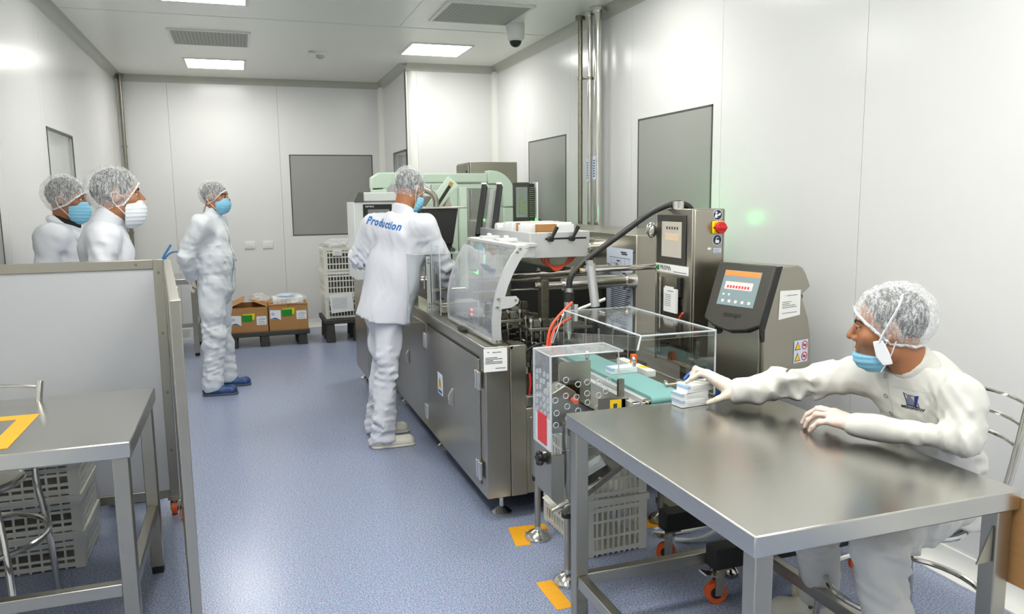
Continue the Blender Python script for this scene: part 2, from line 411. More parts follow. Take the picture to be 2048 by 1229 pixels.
glazed('window_4', XL, -1, OY0, OY1, OZ0, OZ1); glazed('window_5', XN, 1, 8.6, 9.36, 1.145, 2.115)
def flush_window(name, axis, p, a0, a1, z0=1.145, z1=2.125):
    w = MB(); t = .012; o = .004
    f = (lambda a, b, c, d, q: w.box(a, b, p-q, p+.006, c, d)) if axis == 'y' else (lambda a, b, c, d, q: w.box(*sorted((p+math.copysign(q, -p)*1.0, p+math.copysign(.006, p))), a, b, c, d))
    for a, b, c, d in ((a0, a1, z1-t, z1), (a0, a1, z0, z0+t), (a0, a0+t, z0, z1), (a1-t, a1, z0, z1)): f(a, b, c, d, o)
    ob = struct(part(name, w, 'window_frame', None, smooth=False))
    w = MB(); f(a0+t, a1-t, z0+t, z1-t, .002); part('pane', w, 'window_grey', ob, smooth=False)
flush_window('window_1', 'y', YB, .585, 1.588)
flush_window('window_2', 'x', XR, 6.50, 7.455); flush_window('window_3', 'x', XR, 4.212, 5.165)
flush_window('window_6', 'x', XL, 4.05, 5.04)
# coves along the ceiling (quarter hollow) and rounded corners, baseboards
def cove(name, p, q, inward, z=ZC, r=.075):
    p, q = Vector(p), Vector(q); n = Vector(inward); mb = MB(); poly = [(0, 0), (r, 0)]
    for i in range(1, 8):
        a = PI/2*i/8; poly.append((r*(1-math.sin(a)), -r*(1-math.cos(a))))
    poly.append((0, -r)); L = (q-p).length
    mb.prism(poly, 0, L, o=(p.x, p.y, z), u=n, v=(0, 0, 1), w=(q-p).normalized())
    return struct(part(name, mb, 'cove_grey', None))
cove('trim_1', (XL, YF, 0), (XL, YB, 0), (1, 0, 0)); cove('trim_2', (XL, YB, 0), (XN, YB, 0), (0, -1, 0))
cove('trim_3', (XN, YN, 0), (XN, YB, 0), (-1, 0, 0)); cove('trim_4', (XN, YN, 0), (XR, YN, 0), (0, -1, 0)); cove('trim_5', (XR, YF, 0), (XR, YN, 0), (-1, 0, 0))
def corner(name, x, y, sx, sy, r=.06):
    mb = MB(); poly = [(0, 0), (r, 0)]
    for i in range(1, 8):
        a = PI/2*i/8; poly.append((r*(1-math.sin(a)), r*(1-math.cos(a))))
    poly.append((0, r)); mb.prism(poly, 0, ZC-.05, o=(x, y, 0), u=(sx, 0, 0), v=(0, sy, 0)); return struct(part(name, mb, 'corner_white', None))
corner('trim_6', XL, YB, 1, -1, .075); corner('trim_7', XN, YB, -1, -1); corner('trim_8', XR, YN, -1, -1, .055)
mb = MB(); mb.prism([(0, .06), (0, .105), (.105, .105), (.105, 0), (.06, 0), (.03, .012), (.012, .03)], 0, ZC-.05, o=(XN, YN, 0)); struct(part('trim_9', mb, 'corner_white', None))
def base(name, p, q, inward, r=.075):
    p, q = Vector(p), Vector(q); poly = [(0, 0), (r, 0), (r, .006)]
    for i in range(1, 8):
        a = PI/2*i/8; poly.append((.01+(r-.01)*(1-math.sin(a)), .006+.085*(1-math.cos(a))))
    poly += [(.01, .1), (0, .1)]; mb = MB().prism(poly, 0, (q-p).length, o=p, u=inward, v=(0, 0, 1), w=(q-p).normalized()); return struct(part(name, mb, 'corner_white', None))
base('baseboard_left', (XL, YF, 0), (XL, YB, 0), (1, 0, 0)); base('baseboard_back', (XL, YB, 0), (XN, YB, 0), (0, -1, 0))
base('baseboard_recess', (XN, YN, 0), (XN, YB, 0), (-1, 0, 0)); base('baseboard_return', (XN, YN, 0), (XR, YN, 0), (0, -1, 0)); base('baseboard_right', (XR, YF, 0), (XR, YN, 0), (-1, 0, 0))

# ------------------------------------------------------------------ ceiling fittings
LL = ['square ceiling light panel above the back wall', 'square ceiling light panel before the projecting far corner wall', 'square ceiling light panel cut by the top edge of the photo']
def square_frame(mb, cx, cy_, h, w, z0, z1):
    for a, b, c, d in ((-h, h, -h, -h+w), (-h, h, h-w, h), (-h, -h+w, -h+w, h-w), (h-w, h, -h+w, h-w)): mb.box(cx+a, cx+b, cy_+c, cy_+d, z0, z1)
for i, (x, y) in enumerate(LIGHTS):
    t = thing('ceiling_light', LL[i] if i < 3 else ['', '', '', 'square ceiling light panel above the coder and conveyor', 'square ceiling light panel above the left partition', 'square ceiling light panel above the seated man', 'square ceiling light panel left above the camera', 'square ceiling light panel right behind the camera', 'added fill light panel over the middle of the aisle, out of view', 'added fill light panel straight above the camera, out of view', 'added fill light panel above the left foreground, out of view'][i], 'ceiling light', (x, y, ZC), 'ceiling light panels')
    m = MB(); square_frame(m, x, y, .305, .025, ZC-.008, ZC+.0); part('frame', m, 'light_frame', t, smooth=False)
    bx('diffuser', 'diffuser', t, x-.28, x+.28, y-.28, y+.28, ZC-.006, ZC-.001, smooth=False)
for i, (x, y) in enumerate(VENTS):
    t = thing('ceiling_vent', ['grey perforated ceiling vent between two light panels on the left', 'grey perforated ceiling vent beside the dome camera'][i], 'ceiling vent', (x, y, ZC), 'ceiling vents')
    m = MB(); square_frame(m, x, y, .335, .025, ZC-.012, ZC+.0); part('frame', m, 'light_frame', t, smooth=False)
    bx('perforated_plate', 'vent', t, x-.31, x+.31, y-.31, y+.31, ZC-.009, ZC-.001, smooth=False)
    m = MB()
    for k in range(20):
        for j in range(20):
            px_, py_ = x-.285+k*.03, y-.285+j*.03; m.add([(px_-.005, py_-.005, ZC-.0095), (px_+.005, py_-.005, ZC-.0095), (px_+.005, py_+.005, ZC-.0095), (px_-.005, py_+.005, ZC-.0095)], [(3, 2, 1, 0)])
    o = part('perforation', m, 'grey_plastic', t, smooth=False); o['kind'] = 'stuff'
c = (2.235, 6.38)
t = thing('dome_camera', 'white dome security camera with black bubble hanging below ceiling', 'security camera', (c[0], c[1], ZC))
part('housing', MB().lathe([(.075, 0), (.078, -.01), (.078, -.07), (.072, -.12), (.055, -.135)][::-1], (c[0], c[1], ZC)), 'white_plastic', t)
part('bubble', MB().ball((c[0], c[1], ZC-.13), (.052, .052, .055)), 'black_plastic', t)
c = (.812, 8.07)
t = thing('smoke_detector', 'small white smoke detector with wires on the ceiling', 'smoke detector', (c[0], c[1], ZC))
part('base', MB().lathe([(.055, -.03), (.06, -.02), (.06, 0)], (c[0], c[1], ZC)), 'white_plastic', t)
part('sensing_chamber', MB().lathe([(.02, -.06), (.04, -.05), (.042, -.03)], (c[0], c[1], ZC)), 'cove_grey', t)
part('terminal', MB().box(c[0]-.11, c[0]-.04, c[1]-.03, c[1]+.03, ZC-.05, ZC-.005), 'white_plastic', t)

# ------------------------------------------------------------------ pipes
def pipe(x, y, r, m, label, z0, clamps, wall, lab=None):
    t = thing('service_pipe', label, 'pipe', (x, y, z0), 'steel service pipes')
    cy('tube', m, t, (x, y, z0), (x, y, ZC), r, n=16)
    part('ceiling_flange', MB().cyl((x, y, ZC-.03), (x, y, ZC-.002), r*2.0), m, t)
    for z in clamps:
        c = part('clamp', MB().cyl((x, y, z-.012), (x, y, z+.012), r+.006), 'steel_dark', t)
        part('clamp_rod', MB().cyl((x, y, z), wall(z), .005).cyl(wall(z), Vector(wall(z))*.999+Vector((x, y, z))*.001, .018), 'steel_dark', c)
    if lab:
        part('flow_label', MB().box(x-r-.0015, x-r+.003, y-r*.8, y+r*.8, lab-.09, lab+.09), 'paper_blue', t)
        m = MB()
        for k in range(7): m.box(x-r-.0022, x-r-.001, y-r*.45, y+r*.45, lab-.07+k*.02, lab-.058+k*.02)
        part('print', m, 'ink_blue', t, smooth=False)
wr_ = lambda y: (lambda z: (XR-.001, y, z))
pipe(2.64, 5.97, .019, 'steel_dark', 'thin dark pipe, leftmost of three risers on right wall', .0, [2.52, 1.2], wr_(5.97))
pipe(2.655, 5.815, .02, 'chrome', 'middle polished pipe of three risers on right wall', .0, [2.5], wr_(5.815), 1.79)
pipe(2.65, 5.655, .031, 'chrome', 'thickest polished pipe, rightmost of three risers on right wall', .0, [], wr_(5.655), 1.80)
pipe(-1.2, 9.93, .021, 'steel_dark', 'dark steel pipe in the far left corner', .7, [2.2, 1.235], lambda z: (-1.2, YB, z))
for x, lab in ((.078, 'left white wall socket plate on the back wall'), (.284, 'right white wall socket plate on the back wall')):
    t = thing('wall_socket', lab, 'socket', (x, YB, 1.047), 'wall sockets')
    bx('plate', 'white_plastic', t, x-.06, x+.06, YB-.012, YB-.001, 1.003, 1.093, .004)
    bx('insert', 'light_frame', t, x-.045, x+.0, YB-.016, YB-.011, 1.022, 1.072, .002); bx('insert', 'light_frame', t, x+.005, x+.045, YB-.016, YB-.011, 1.022, 1.072, .002)
# ================================================================== furniture
def leg_table(name, label, x0, x1, y0, y1, z, stretchers, zs, leg=.05, edge=.055, feet=.03, topmat='steel_top'):
    t = thing(name, label, 'table', ((x0+x1)/2, (y0+y1)/2, 0))
    bx('tabletop', topmat, t, x0, x1, y0, y1, z-edge, z, .004)
    i = .012
    for cx, cy_ in ((x0+i, y0+i), (x1-i-leg, y0+i), (x1-i-leg, y1-i-leg), (x0+i, y1-i-leg)):
        l = bx('leg', 'steel', t, cx, cx+leg, cy_, cy_+leg, feet, z-edge, .003)
        bx('foot_cap', 'rubber', l, cx+.003, cx+leg-.003, cy_+.003, cy_+leg-.003, 0, feet+.002)
    j = i+leg
    for s in stretchers:
        if s == 'n': bx('stretcher', 'steel_h', t, x0+j, x1-j, y0+i+.006, y0+j-.006, zs, zs+.045, .003)
        if s == 'f': bx('stretcher', 'steel_h', t, x0+j, x1-j, y1-j+.006, y1-i-.006, zs, zs+.045, .003)
        if s == 'l': bx('stretcher', 'steel_h', t, x0+i+.006, x0+j-.006, y0+j, y1-j, zs, zs+.045, .003)
        if s == 'r': bx('stretcher', 'steel_h', t, x1-j+.006, x1-i-.006, y0+j, y1-j, zs, zs+.045, .003)
    return t
TX0, TX1, TY0, TY1, TZ = 1.075, 1.905, 1.44, 2.56, .80
tr = leg_table('work_table', 'large brushed steel work table where the seated man packs boxes', TX0, TX1, TY0, TY1, TZ, 'flr', .15)
part('gusset', MB().prism([(1.84, .60), (1.84, .70), (1.79, .60)], 1.462, 1.466, u=(1, 0, 0), v=(0, 0, 1), w=(0, 1, 0)), 'steel', tr)
o = tag(bx('cardboard_sheet', 'carton', None, 1.9085, 1.913, 1.40, 1.47, .53, .775), 'brown cardboard strip against the near right table leg', 'cardboard')
tl = leg_table('side_table', 'steel table in the left foreground with yellow tape', -1.2, -.388, 2.765, 3.56, .80, 'nr', .26)
m = MB().box(-1.19, -.754, 3.205, 3.27, .8003, .8010).box(-.815, -.754, 2.83, 3.205, .8003, .8010)
part('tape_mark', m, 'tape', tl, smooth=False, label='yellow tape corner mark on tabletop')
t = thing('measuring_beaker', 'white beaker at the left edge of the taped table', 'beaker', (-1.03, 3.17, .801))
part('cup', MB().lathe([(.03, 0), (.034, .005), (.037, .085), (.040, .09), (.036, .09), (.033, .012)], (-1.03, 3.17, .801)), 'white_plastic', t)
part('rim', MB().tube([(-1.03+.038*math.cos(a*PI/8), 3.17+.038*math.sin(a*PI/8), .891) for a in range(16)], .003, 6, True), 'white_plastic', t)
tbk = leg_table('bench_table', 'narrow steel table behind the man in coveralls', -1.2, -.47, 8.55, 9.3, .80, 'nr', .3)
bx('lower_shelf', 'white_paint', tbk, -1.14, -.53, 8.61, 9.24, .17, .185)

def tubular_chair(label, cx, cy_, back, seat_z, ring_z, back_z, group='tubular steel chairs'):
    """round-seat tubular chair; back = direction from seat centre to backrest"""
    t = thing('tubular_chair', label, 'chair', (cx, cy_, 0), group); b = Vector((back[0], back[1], 0)).normalized(); s = Vector((-b.y, b.x, 0)); C = Vector((cx, cy_, 0)); Z = Vector((0, 0, 1))
    part('seat', MB().lathe([(.0, -.008), (.165, -.008), (.172, .0), (.165, .012), (.12, .004), (.0, .0)], C+Z*seat_z, n=28), 'steel_top', t)
    part('seat_rim', MB().tube([C+Z*(seat_z-.002)+b*(.176*math.cos(a*PI/16))+s*(.176*math.sin(a*PI/16)) for a in range(32)], .011, 8, True), 'chrome', t)
    for k in (-1, 1):
        p = part('leg', MB().tube([C+s*(k*.20)+b*.20+Z*.012, C+s*(k*.185)+b*.185+Z*ring_z, C+s*(k*.165)+b*.168+Z*(seat_z-.06), C+s*(k*.165)+b*.185+Z*(seat_z+.04), C+s*(k*.175)+b*.225+Z*(seat_z+.18), C+s*(k*.18)+b*.27+Z*back_z], .0125, 10, smooth=2), 'chrome', t)
        part('foot_cap', MB().cyl(C+s*(k*.20)+b*.20, C+s*(k*.20)+b*.20+Z*.02, .016), 'rubber', p)
        p = part('leg', MB().tube([C+s*(k*.20)-b*.20+Z*.012, C+s*(k*.18)-b*.18+Z*ring_z, C+s*(k*.13)-b*.115+Z*(seat_z-.012)], .0125, 10, smooth=1), 'chrome', t)
        part('foot_cap', MB().cyl(C+s*(k*.20)-b*.20, C+s*(k*.20)-b*.20+Z*.02, .016), 'rubber', p)
        part('bolt', MB().ball(C+s*(k*.19)+b*.185+Z*(ring_z+.02), .008), 'chrome', t)
    part('foot_ring', MB().tube([C+Z*ring_z+b*(.245*math.cos(a*PI/18))+s*(.245*math.sin(a*PI/18)) for a in range(36)], .0105, 8, True), 'chrome', t)
    for q in range(3):
        z = back_z-.025-q*.065; o = .268-q*.018
        part('back_rail', MB().tube([C+s*(.176*w)+b*(o+.055*(1-w*w))+Z*z for w in (-1, -.75, -.5, -.25, 0, .25, .5, .75, 1)], .0065, 8, smooth=1), 'chrome', t)
    return t
tubular_chair('tubular steel chair the seated man sits on', 2.06, 1.95, (1, -.1), .50, .25, .935)
tubular_chair('tubular steel chair tucked under the yellow taped table', -1.01, 3.27, (.12, 1), .56, .34, .875)

# ------------------------------------------------------------------ partition screens
def screen_panel(t, p, q, z0, z1, fw=.045, th=.03, lab=None):
    p = Vector((*p, 0)); q = Vector((*q, 0)); d = (q-p).normalized(); n = Vector((d.y, -d.x, 0)); Z = Vector((0, 0, 1)); L = (q-p).length
    R = Matrix((d, n, Z)).transposed(); C = lambda s, z, s2, z2, o, w: MB().obox(p+d*((s+s2)/2)+Z*((z+z2)/2)+n*o, (s2-s, w, z2-z), R)
    part('board', C(fw*.6, z0+fw*.6, L-fw*.6, z1-fw*.6, 0, th*.5), 'screen_board', t, smooth=False)
    for a, b, c, e, nm in ((0, z0, fw, z1, 'upright'), (L-fw, z0, L, z1, 'upright'), (fw, z1-fw, L-fw, z1, 'rail'), (fw, z0, L-fw, z0+fw, 'rail')):
        part(nm, C(a, b, c, e, 0, th), 'steel', t, .002)
    for s in np.linspace(.12, L-.12, max(2, int(L/.35))):
        for z in (z1-fw/2, z0+fw/2): part('rivet', MB().cyl(p+d*s+Z*z+n*(th/2), p+d*s+Z*z+n*(th/2+.003), .008, n=10), 'steel_dark', t)
    for k in range(4): 
        zz = z0+.25+k*.3; part('rivet', MB().cyl(p+d*(L-fw/2)+Z*zz+n*(th/2), p+d*(L-fw/2)+Z*zz+n*(th/2+.003), .008, n=10), 'steel_dark', t)
    return d, n
def caster(t, x, y, top, r=.035, col='orange', face=0.0):
    """swivel caster: plate, fork, wheel"""
    u = Vector((math.cos(face), math.sin(face), 0)); w = Vector((-u.y, u.x, 0)); c = Vector((x, y, r)); off = u*.02
    k = part('caster', MB().box(x-.03, x+.03, y-.03, y+.03, top-.008, top).cyl((x, y, top-.03), (x, y, top-.008), .02), 'steel', t)
    f = MB()
    for s in (-1, 1): f.obox(Vector((x, y, (r+top-.03)/2))+w*(s*.018)+off*.5, (.035, .004, top-.03-r+.02), Matrix((u, w, Vector((0, 0, 1)))).transposed())
    part('fork', f, 'steel', k); part('wheel', MB().cyl(c+off-w*.013, c+off+w*.013, r, n=22), col, k); part('hub', MB().cyl(c+off-w*.0145, c+off+w*.0145, r*.55, n=14), 'black_plastic', k)
    return k
t = thing('partition_screen', 'wide white partition screen facing the camera on the left', 'partition', (-.8, 4.2, 0))
screen_panel(t, (-1.235, 4.2), (-.378, 4.2), .085, 1.30)
for x in (-1.2, -.405): caster(t, x, 4.2, .085, .03, 'orange', -PI/2)
t = thing('partition_screen', 'partition screen seen edge on beside the aisle', 'partition', (-.29, 3.3, 0))
screen_panel(t, (-.195, 2.42), (-.358, 4.17), .085, 1.30, .035, .03)
for p in ((-.2, 2.46), (-.355, 4.1)): caster(t, p[0], p[1], .085, .03, 'orange', -PI/2)

# ------------------------------------------------------------------ crates
def crate(x0, y0, w, d, h, m='crate', nx=9, ny=14):
    """perforated plastic crate in its own frame, base corner at x0,y0"""
    t = bpy.data.objects.new('plastic_crate', None); COL.objects.link(t); t.empty_display_size = .05
    b = MB(); th = .008; z1 = h-.03; rows = [(.018, .02), (z1*.36, .012), (z1*.68, .012), (z1-.02, .02)]
    def wall(o, u, L, n):
        o = Vector(o); u = Vector(u); v = Vector((-u.y, u.x, 0)); R = Matrix((u, v, Vector((0, 0, 1)))).transposed()
        for z, hh in rows: b.obox(o+u*(L/2)+Vector((0, 0, z)), (L, th, hh), R)
        for i in range(n+1):
            s = .03+(L-.06)*i/n; b.obox(o+u*s+Vector((0, 0, z1/2)), (.009, th*.9, z1), R)
        for s in (.02, L-.02): b.obox(o+u*s+Vector((0, 0, z1/2)), (.04, th*1.15, z1), R)
    wall((0, th/2, 0), (1, 0, 0), w, nx); wall((0, d-th/2, 0), (1, 0, 0), w, nx); wall((th/2, 0, 0), (0, 1, 0), d, ny); wall((w-th/2, 0, 0), (0, 1, 0), d, ny)
    b.box(th, w-th, th, d-th, .004, .012)
    part('lattice_walls', b, m, t, smooth=False, local=True)
    r = MB(); e = .008
    r.box(-e, w+e, -e, th, z1, h).box(-e, w+e, d-th, d+e, z1, h).box(-e, th, th, d-th, z1, h).box(w-th, w+e, th, d-th, z1, h)
    part('rim', r, m, t, smooth=False, local=True)
    return t
def crate_stack(x, y, w, d, h, n, rz, labels, group, m='crate', z0=.001, **k):
    base_t = crate(x, y, w, d, h, m, **k); out = []
    for i in range(n):
        c = base_t if i == 0 else copy_tree(base_t)
        c.location = (x, y, z0+i*(h+.0012)); c.rotation_euler.z = rz+(.012 if i % 2 else 0); tag(c, labels[i], 'crate', group); out.append(c)
    return out
crate_stack(1.345, 2.985, .305, .47, .262, 2, .03, ['white plastic crate on the floor under the reject chute, lower of two', 'white plastic crate behind the reject chute, upper of two'], 'crates under the conveyor')
NL = ['bottom', 'second from bottom', 'third from bottom', 'top']
crate_stack(-1.2, 3.68, .47, .38, .165, 4, 0, [NL[i]+' pale plastic crate in the stack behind the yellow taped table' for i in range(4)], 'crates behind the left table')
far = crate_stack(.83, 8.83, .365, .5, .262, 3, 0, ['bottom white crate on the black platform, with a hanging paper sheet', 'middle white crate of the stack by the back wall', 'top white crate of the stack by the back wall'], 'crates by the back wall', z0=.262)
for c in far: part('dark_filling', MB().box(.025, .34, .025, .475, .014, .205), 'dark_filling', c, smooth=False, local=True)  # dark block added inside each crate so its slots look dark
pp = thing('paper_sheet', 'white paper sheet hanging on the bottom far crate', 'paper', (1.0, 8.81, .3))
part('sheet', MB().obox((1.0, 8.806, .44), (.25, .002, .21), Matrix.Rotation(-.08, 3, 'Y')), 'paper', pp, smooth=False)
part('printed_lines', ruled(MB(), (.9, 8.804, .38), (1, 0, 0), (0, 0, 1), [(.0, .16, k*.014) for k in range(9)], .002), 'ink', pp, smooth=False)
pp = thing('crate_tag', 'small white card on the top far crate', 'card', (.95, 8.81, .9)); bx('card', 'paper', pp, .93, 1.02, 8.806, 8.810, .965, 1.035)
part('printed_lines', ruled(MB(), (.935, 8.8055, .97), (1, 0, 0), (0, 0, 1), [(.01, .07, k*.012) for k in range(4)], .002), 'ink', pp, smooth=False)
# plastic bags (crumpled film) made as noisy shells
def bag(name, label, c, r, seed, m='film', squash=.5):
    rnd = random.Random(seed); mb = MB(); n, k = 26, 12; vs = []; fs = []
    ph = [(rnd.uniform(3, 9), rnd.uniform(3, 9), rnd.uniform(0, 6), rnd.uniform(.02, .09)) for _ in range(7)]
    for j in range(k+1):
        t = PI*j/k
        for i in range(n):
            a = 2*PI*i/n; q = 1+sum(A*math.sin(f*a+g*t+p) for f, g, p, A in ph)
            vs.append((c[0]+r[0]*q*math.sin(t)*math.cos(a), c[1]+r[1]*q*math.sin(t)*math.sin(a), c[2]+max(-r[2]*squash, r[2]*q*math.cos(t))))
    for j in range(k):
        for i in range(n): fs.append((j*n+i, (j+1)*n+i, (j+1)*n+(i+1) % n, j*n+(i+1) % n))
    return mb.add(vs, fs)
def bag_thing(name, label, c, r, seed, m='film'):
    return tag(part(name, bag(name, label, c, r, seed), m, None), label, 'plastic bag')
bag_thing('plastic_bag', 'crumpled clear plastic bag lying on the top far crate', (1.01, 9.0, 1.082), (.17, .2, .06), 3)
bag_thing('plastic_bag', 'crumpled clear plastic bag lying on the left open carton', (.13, 9.0, .515), (.10, .10, .05), 5)
# black plastic platforms
def platform(name, label, x0, x1, y0, y1, h, legs):
    t = thing(name, label, 'pallet', ((x0+x1)/2, (y0+y1)/2, 0), 'black plastic pallets')
    bx('deck', 'pallet', t, x0, x1, y0, y1, h-.05, h, .008)
    for lx in legs:
        for ly in (y0+.01, (y0+y1)/2-.05, y1-.11): part('block', MB().prism([(lx-.05, 0), (lx+.05, 0), (lx+.042, h-.05), (lx-.042, h-.05)], ly, ly+.1, u=(1, 0, 0), v=(0, 0, 1), w=(0, 1, 0)), 'pallet', t, .006)
    return t
platform('pallet', 'low black pallet under the two brown cartons', -.23, .645, 8.82, 9.5, .165, (-.16, .17, .57))
platform('pallet', 'black platform under the stack of white crates', .80, 1.24, 8.78, 9.42, .258, (.87, 1.17))
# cartons
def carton(label, x0, x1, y0, y1, z0, z1, open_flaps):
    t = thing('carton', label, 'box', ((x0+x1)/2, (y0+y1)/2, z0), 'brown cartons on the pallet'); th = .006
    b = MB().box(x0, x1, y0, y0+th, z0, z1).box(x0, x1, y1-th, y1, z0, z1).box(x0, x0+th, y0+th, y1-th, z0, z1).box(x1-th, x1, y0+th, y1-th, z0, z1).box(x0+th, x1-th, y0+th, y1-th, z0, z0+th)
    part('walls', b, 'carton', t, smooth=False); xm = (x0+x1)/2; D = y1-y0
    if open_flaps:
        for sx, xa in ((1, x0), (-1, x1)):
            a = .42; part('flap', MB().obox((xa+sx*.085*math.cos(a), (y0+y1)/2, z1+.09*math.sin(a)), (.18, D, .005), Matrix.Rotation(-a*sx, 3, 'Y')), 'carton', t, smooth=False)
    else:
        part('flap', MB().box(x0, xm-.004, y0, y1, z1, z1+.005).box(xm+.004, x1, y0, y1, z1, z1+.005), 'carton', t, smooth=False)
        part('fold_lip', MB().prism([(x0, z1-.004), (xm-.02, z1-.004), (xm, z1-.016), (xm+.02, z1-.004), (x1, z1-.004), (x1, z1+.004), (x0, z1+.004)], y0-.004, y0, u=(1, 0, 0), v=(0, 0, 1), w=(0, 1, 0)), 'carton_dark', t, smooth=False)
    y = y0-.0015; w = x1-x0
    dz = -.03 if open_flaps else 0
    pl = part('delivery_label', MB().prism([(x0+.03*w, z1-.145+dz), (x0+.3*w, z1-.165+dz), (x0+.3*w, z1-.055+dz), (x0+.03*w, z1-.05+dz)], y, y+.001, u=(1, 0, 0), v=(0, 0, 1), w=(0, 1, 0)), 'paper', t, smooth=False)
    part('label_stripe', MB().prism([(x0+.04*w, z1-.143+dz), (x0+.3*w, z1-.164+dz), (x0+.16*w, z1-.135+dz)], y-.001, y-.0002, u=(1, 0, 0), v=(0, 0, 1), w=(0, 1, 0)), 'ink_blue', pl, smooth=False)
    part('label_emblem', MB().cyl((x0+.1*w, y-.0012, z1-.095+dz), (x0+.1*w, y-.0002, z1-.095+dz), .018), 'box_blue', pl)
    part('yellow_label', MB().prism([(x0+.36*w, z1-.09+dz), (x0+.64*w, z1-.105+dz), (x0+.66*w, z1-.035+dz), (x0+.34*w, z1-.04+dz)], y-.001, y-.0002, u=(1, 0, 0), v=(0, 0, 1), w=(0, 1, 0)), 'yellow_label', t, smooth=False)
    part('green_label', MB().box(x0+.33*w, x0+.59*w, y-.002, y-.0012, z1-.125+dz, z1-.052+dz), 'green_label', t, smooth=False)
    k = bx('dispatch_note', 'paper', t, x0+.7*w, x0+.96*w, y, y+.001, z1-.165+dz, z1-.07+dz, smooth=False)
    part('printed_lines', ruled(MB(), (x0+.73*w, y-.0002, z1-.15+dz), (1, 0, 0), (0, 0, 1), [(0, .08, 0), (.01, .07, .02), (0, .08, .04), (.02, .08, .055)], .004), 'ink_blue', k, smooth=False)
    return t
carton('brown carton with raised flaps, left one on the pallet', -.185, .21, 8.85, 9.35, .166, .435, True)
carton('closed brown carton under the wrapped pack, right one on the pallet', .222, .635, 8.85, 9.35, .166, .445, False)
t = thing('wrapped_pack', 'shrink wrapped pack of small white boxes on the right carton', 'pack', (.43, 9.05, .451))
for i in range(7): bx('small_box', 'box_white', t, .275+i*.046, .319+i*.046, 8.9, 9.15, .4515, .515, .001)
part('wrap', bag('w', '', (.435, 9.02, .49), (.2, .16, .06), 9), 'film', t)
part('leaflet_bundle', MB().ball((.42, 9.02, .535), (.11, .09, .016)), 'box_blue', t)
t = thing('blue_hose_pair', 'light blue bent plastic hoses standing on the back steel table', 'hose', (-.8, 9.0, .8))
tb('hose', 'blue_hose', t, [(-.86, 9.0, .803), (-.82, 9.0, .98), (-.72, 9.0, 1.13)], .012); tb('hose', 'blue_hose', t, [(-.84, 9.05, .803), (-.8, 9.05, 1.0), (-.68, 9.05, 1.07), (-.56, 9.05, 1.0), (-.53, 9.05, .803)], .010)
tag(part('floor_tape', MB().prism([(1.132, 3.42), (1.312, 3.40), (1.310, 3.335), (1.19, 3.345), (1.17, 3.205), (1.10, 3.21)], .0003, .0012), 'tape', None, smooth=False), 'orange yellow floor tape corner beside the round machine foot', 'floor tape', 'floor tape marks')
tag(part('floor_tape', MB().box(1.065, 1.135, 2.63, 2.86, .0003, .0012), 'tape', None, smooth=False), 'yellow floor tape strip left of the work table leg', 'floor tape', 'floor tape marks')
tag(part('floor_tape', MB().prism([(1.75, 3.18), (2.0, 3.15), (2.0, 3.21), (1.81, 3.235), (1.8, 3.4), (1.74, 3.4)], .0003, .0012), 'tape', None, smooth=False), 'yellow floor tape corner behind the crates', 'floor tape', 'floor tape marks')
# ================================================================== cartoning machine
X0, Y0, ZD = 1.053, 3.505, .875
CT = thing('cartoning_machine', 'long stainless cartoning machine with curved clear guard in the middle', 'machine', (1.5, 4.7, 0))
bx('base_frame', 'steel', CT, X0+.006, 1.18, Y0, 6.1, .12, ZD-.02, .003)
bx('deck_strip', 'steel_h', CT, X0, 1.2, Y0-.002, 6.1, ZD-.02, ZD, .004)
bx('end_pillar', 'steel', CT, 1.182, 1.264, Y0-.002, 3.62, .12, ZD, .003)
bx('lower_housing', 'steel', CT, 1.264, 2.0, Y0+.01, 6.1, .12, .555, .003)
bx('housing_door', 'steel', CT, 1.285, 1.7, Y0+.002, Y0+.011, .17, .51, .002)
bx('mechanism_pan', 'iron_dark', CT, 1.2, 1.99, 3.63, 6.0, .556, .70)
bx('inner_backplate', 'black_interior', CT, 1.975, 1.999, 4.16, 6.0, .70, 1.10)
bx('front_lip', 'steel_dark', CT, 1.2, 1.215, 3.62, 6.0, .70, ZD-.02)
# doors on the aisle side
def door(y0, y1, hinge_side, hy):
    d = bx('door', 'steel', CT, X0-.002, X0+.006, y0, y1, .165, .80, .002)
    for z in (.70, .245):
        for dy in (-.022, .022): part('hinge', MB().box(X0-.012, X0-.002, hy+dy-.018, hy+dy+.018, z-.045, z+.045).cyl((X0-.012, hy+dy, z-.045), (X0-.012, hy+dy, z+.045), .006), 'chrome', d, .002)
    return d
d1 = door(3.6, 4.745, 1, 3.6); d2 = door(4.755, 6.02, -1, 4.755)
def handle(d, y):
    part('handle', MB().box(X0-.008, X0-.002, y-.016, y+.016, .44, .54).prism([(X0-.008, .535), (X0-.03, .50), (X0-.026, .45), (X0-.008, .445)], y-.010, y+.010, u=(1, 0, 0), v=(0, 0, 1), w=(0, 1, 0)), 'chrome', d, .002)
handle(d1, 4.11); handle(d2, 5.32)
def zy(y): return y
w = bx('warning_sign', 'paper_blue', d1, X0-.0035, X0-.002, 4.345, 4.465, .435, .56, smooth=False)
part('warning_triangle', MB().prism([(4.36, .475), (4.45, .475), (4.405, .548)], X0-.0045, X0-.0036, u=(0, 1, 0), v=(0, 0, 1), w=(1, 0, 0)), 'warn_yellow', w, smooth=False)
part('bolt_symbol', MB().prism([(4.398, .482), (4.41, .482), (4.406, .502), (4.418, .504), (4.404, .532), (4.396, .53), (4.402, .512), (4.392, .510)], X0-.0055, X0-.0046, u=(0, 1, 0), v=(0, 0, 1), w=(1, 0, 0)), 'ink', w, smooth=False)
part('caption_line', MB().box(X0-.0045, X0-.0036, 4.365, 4.445, .445, .46), 'ink_blue', w, smooth=False)
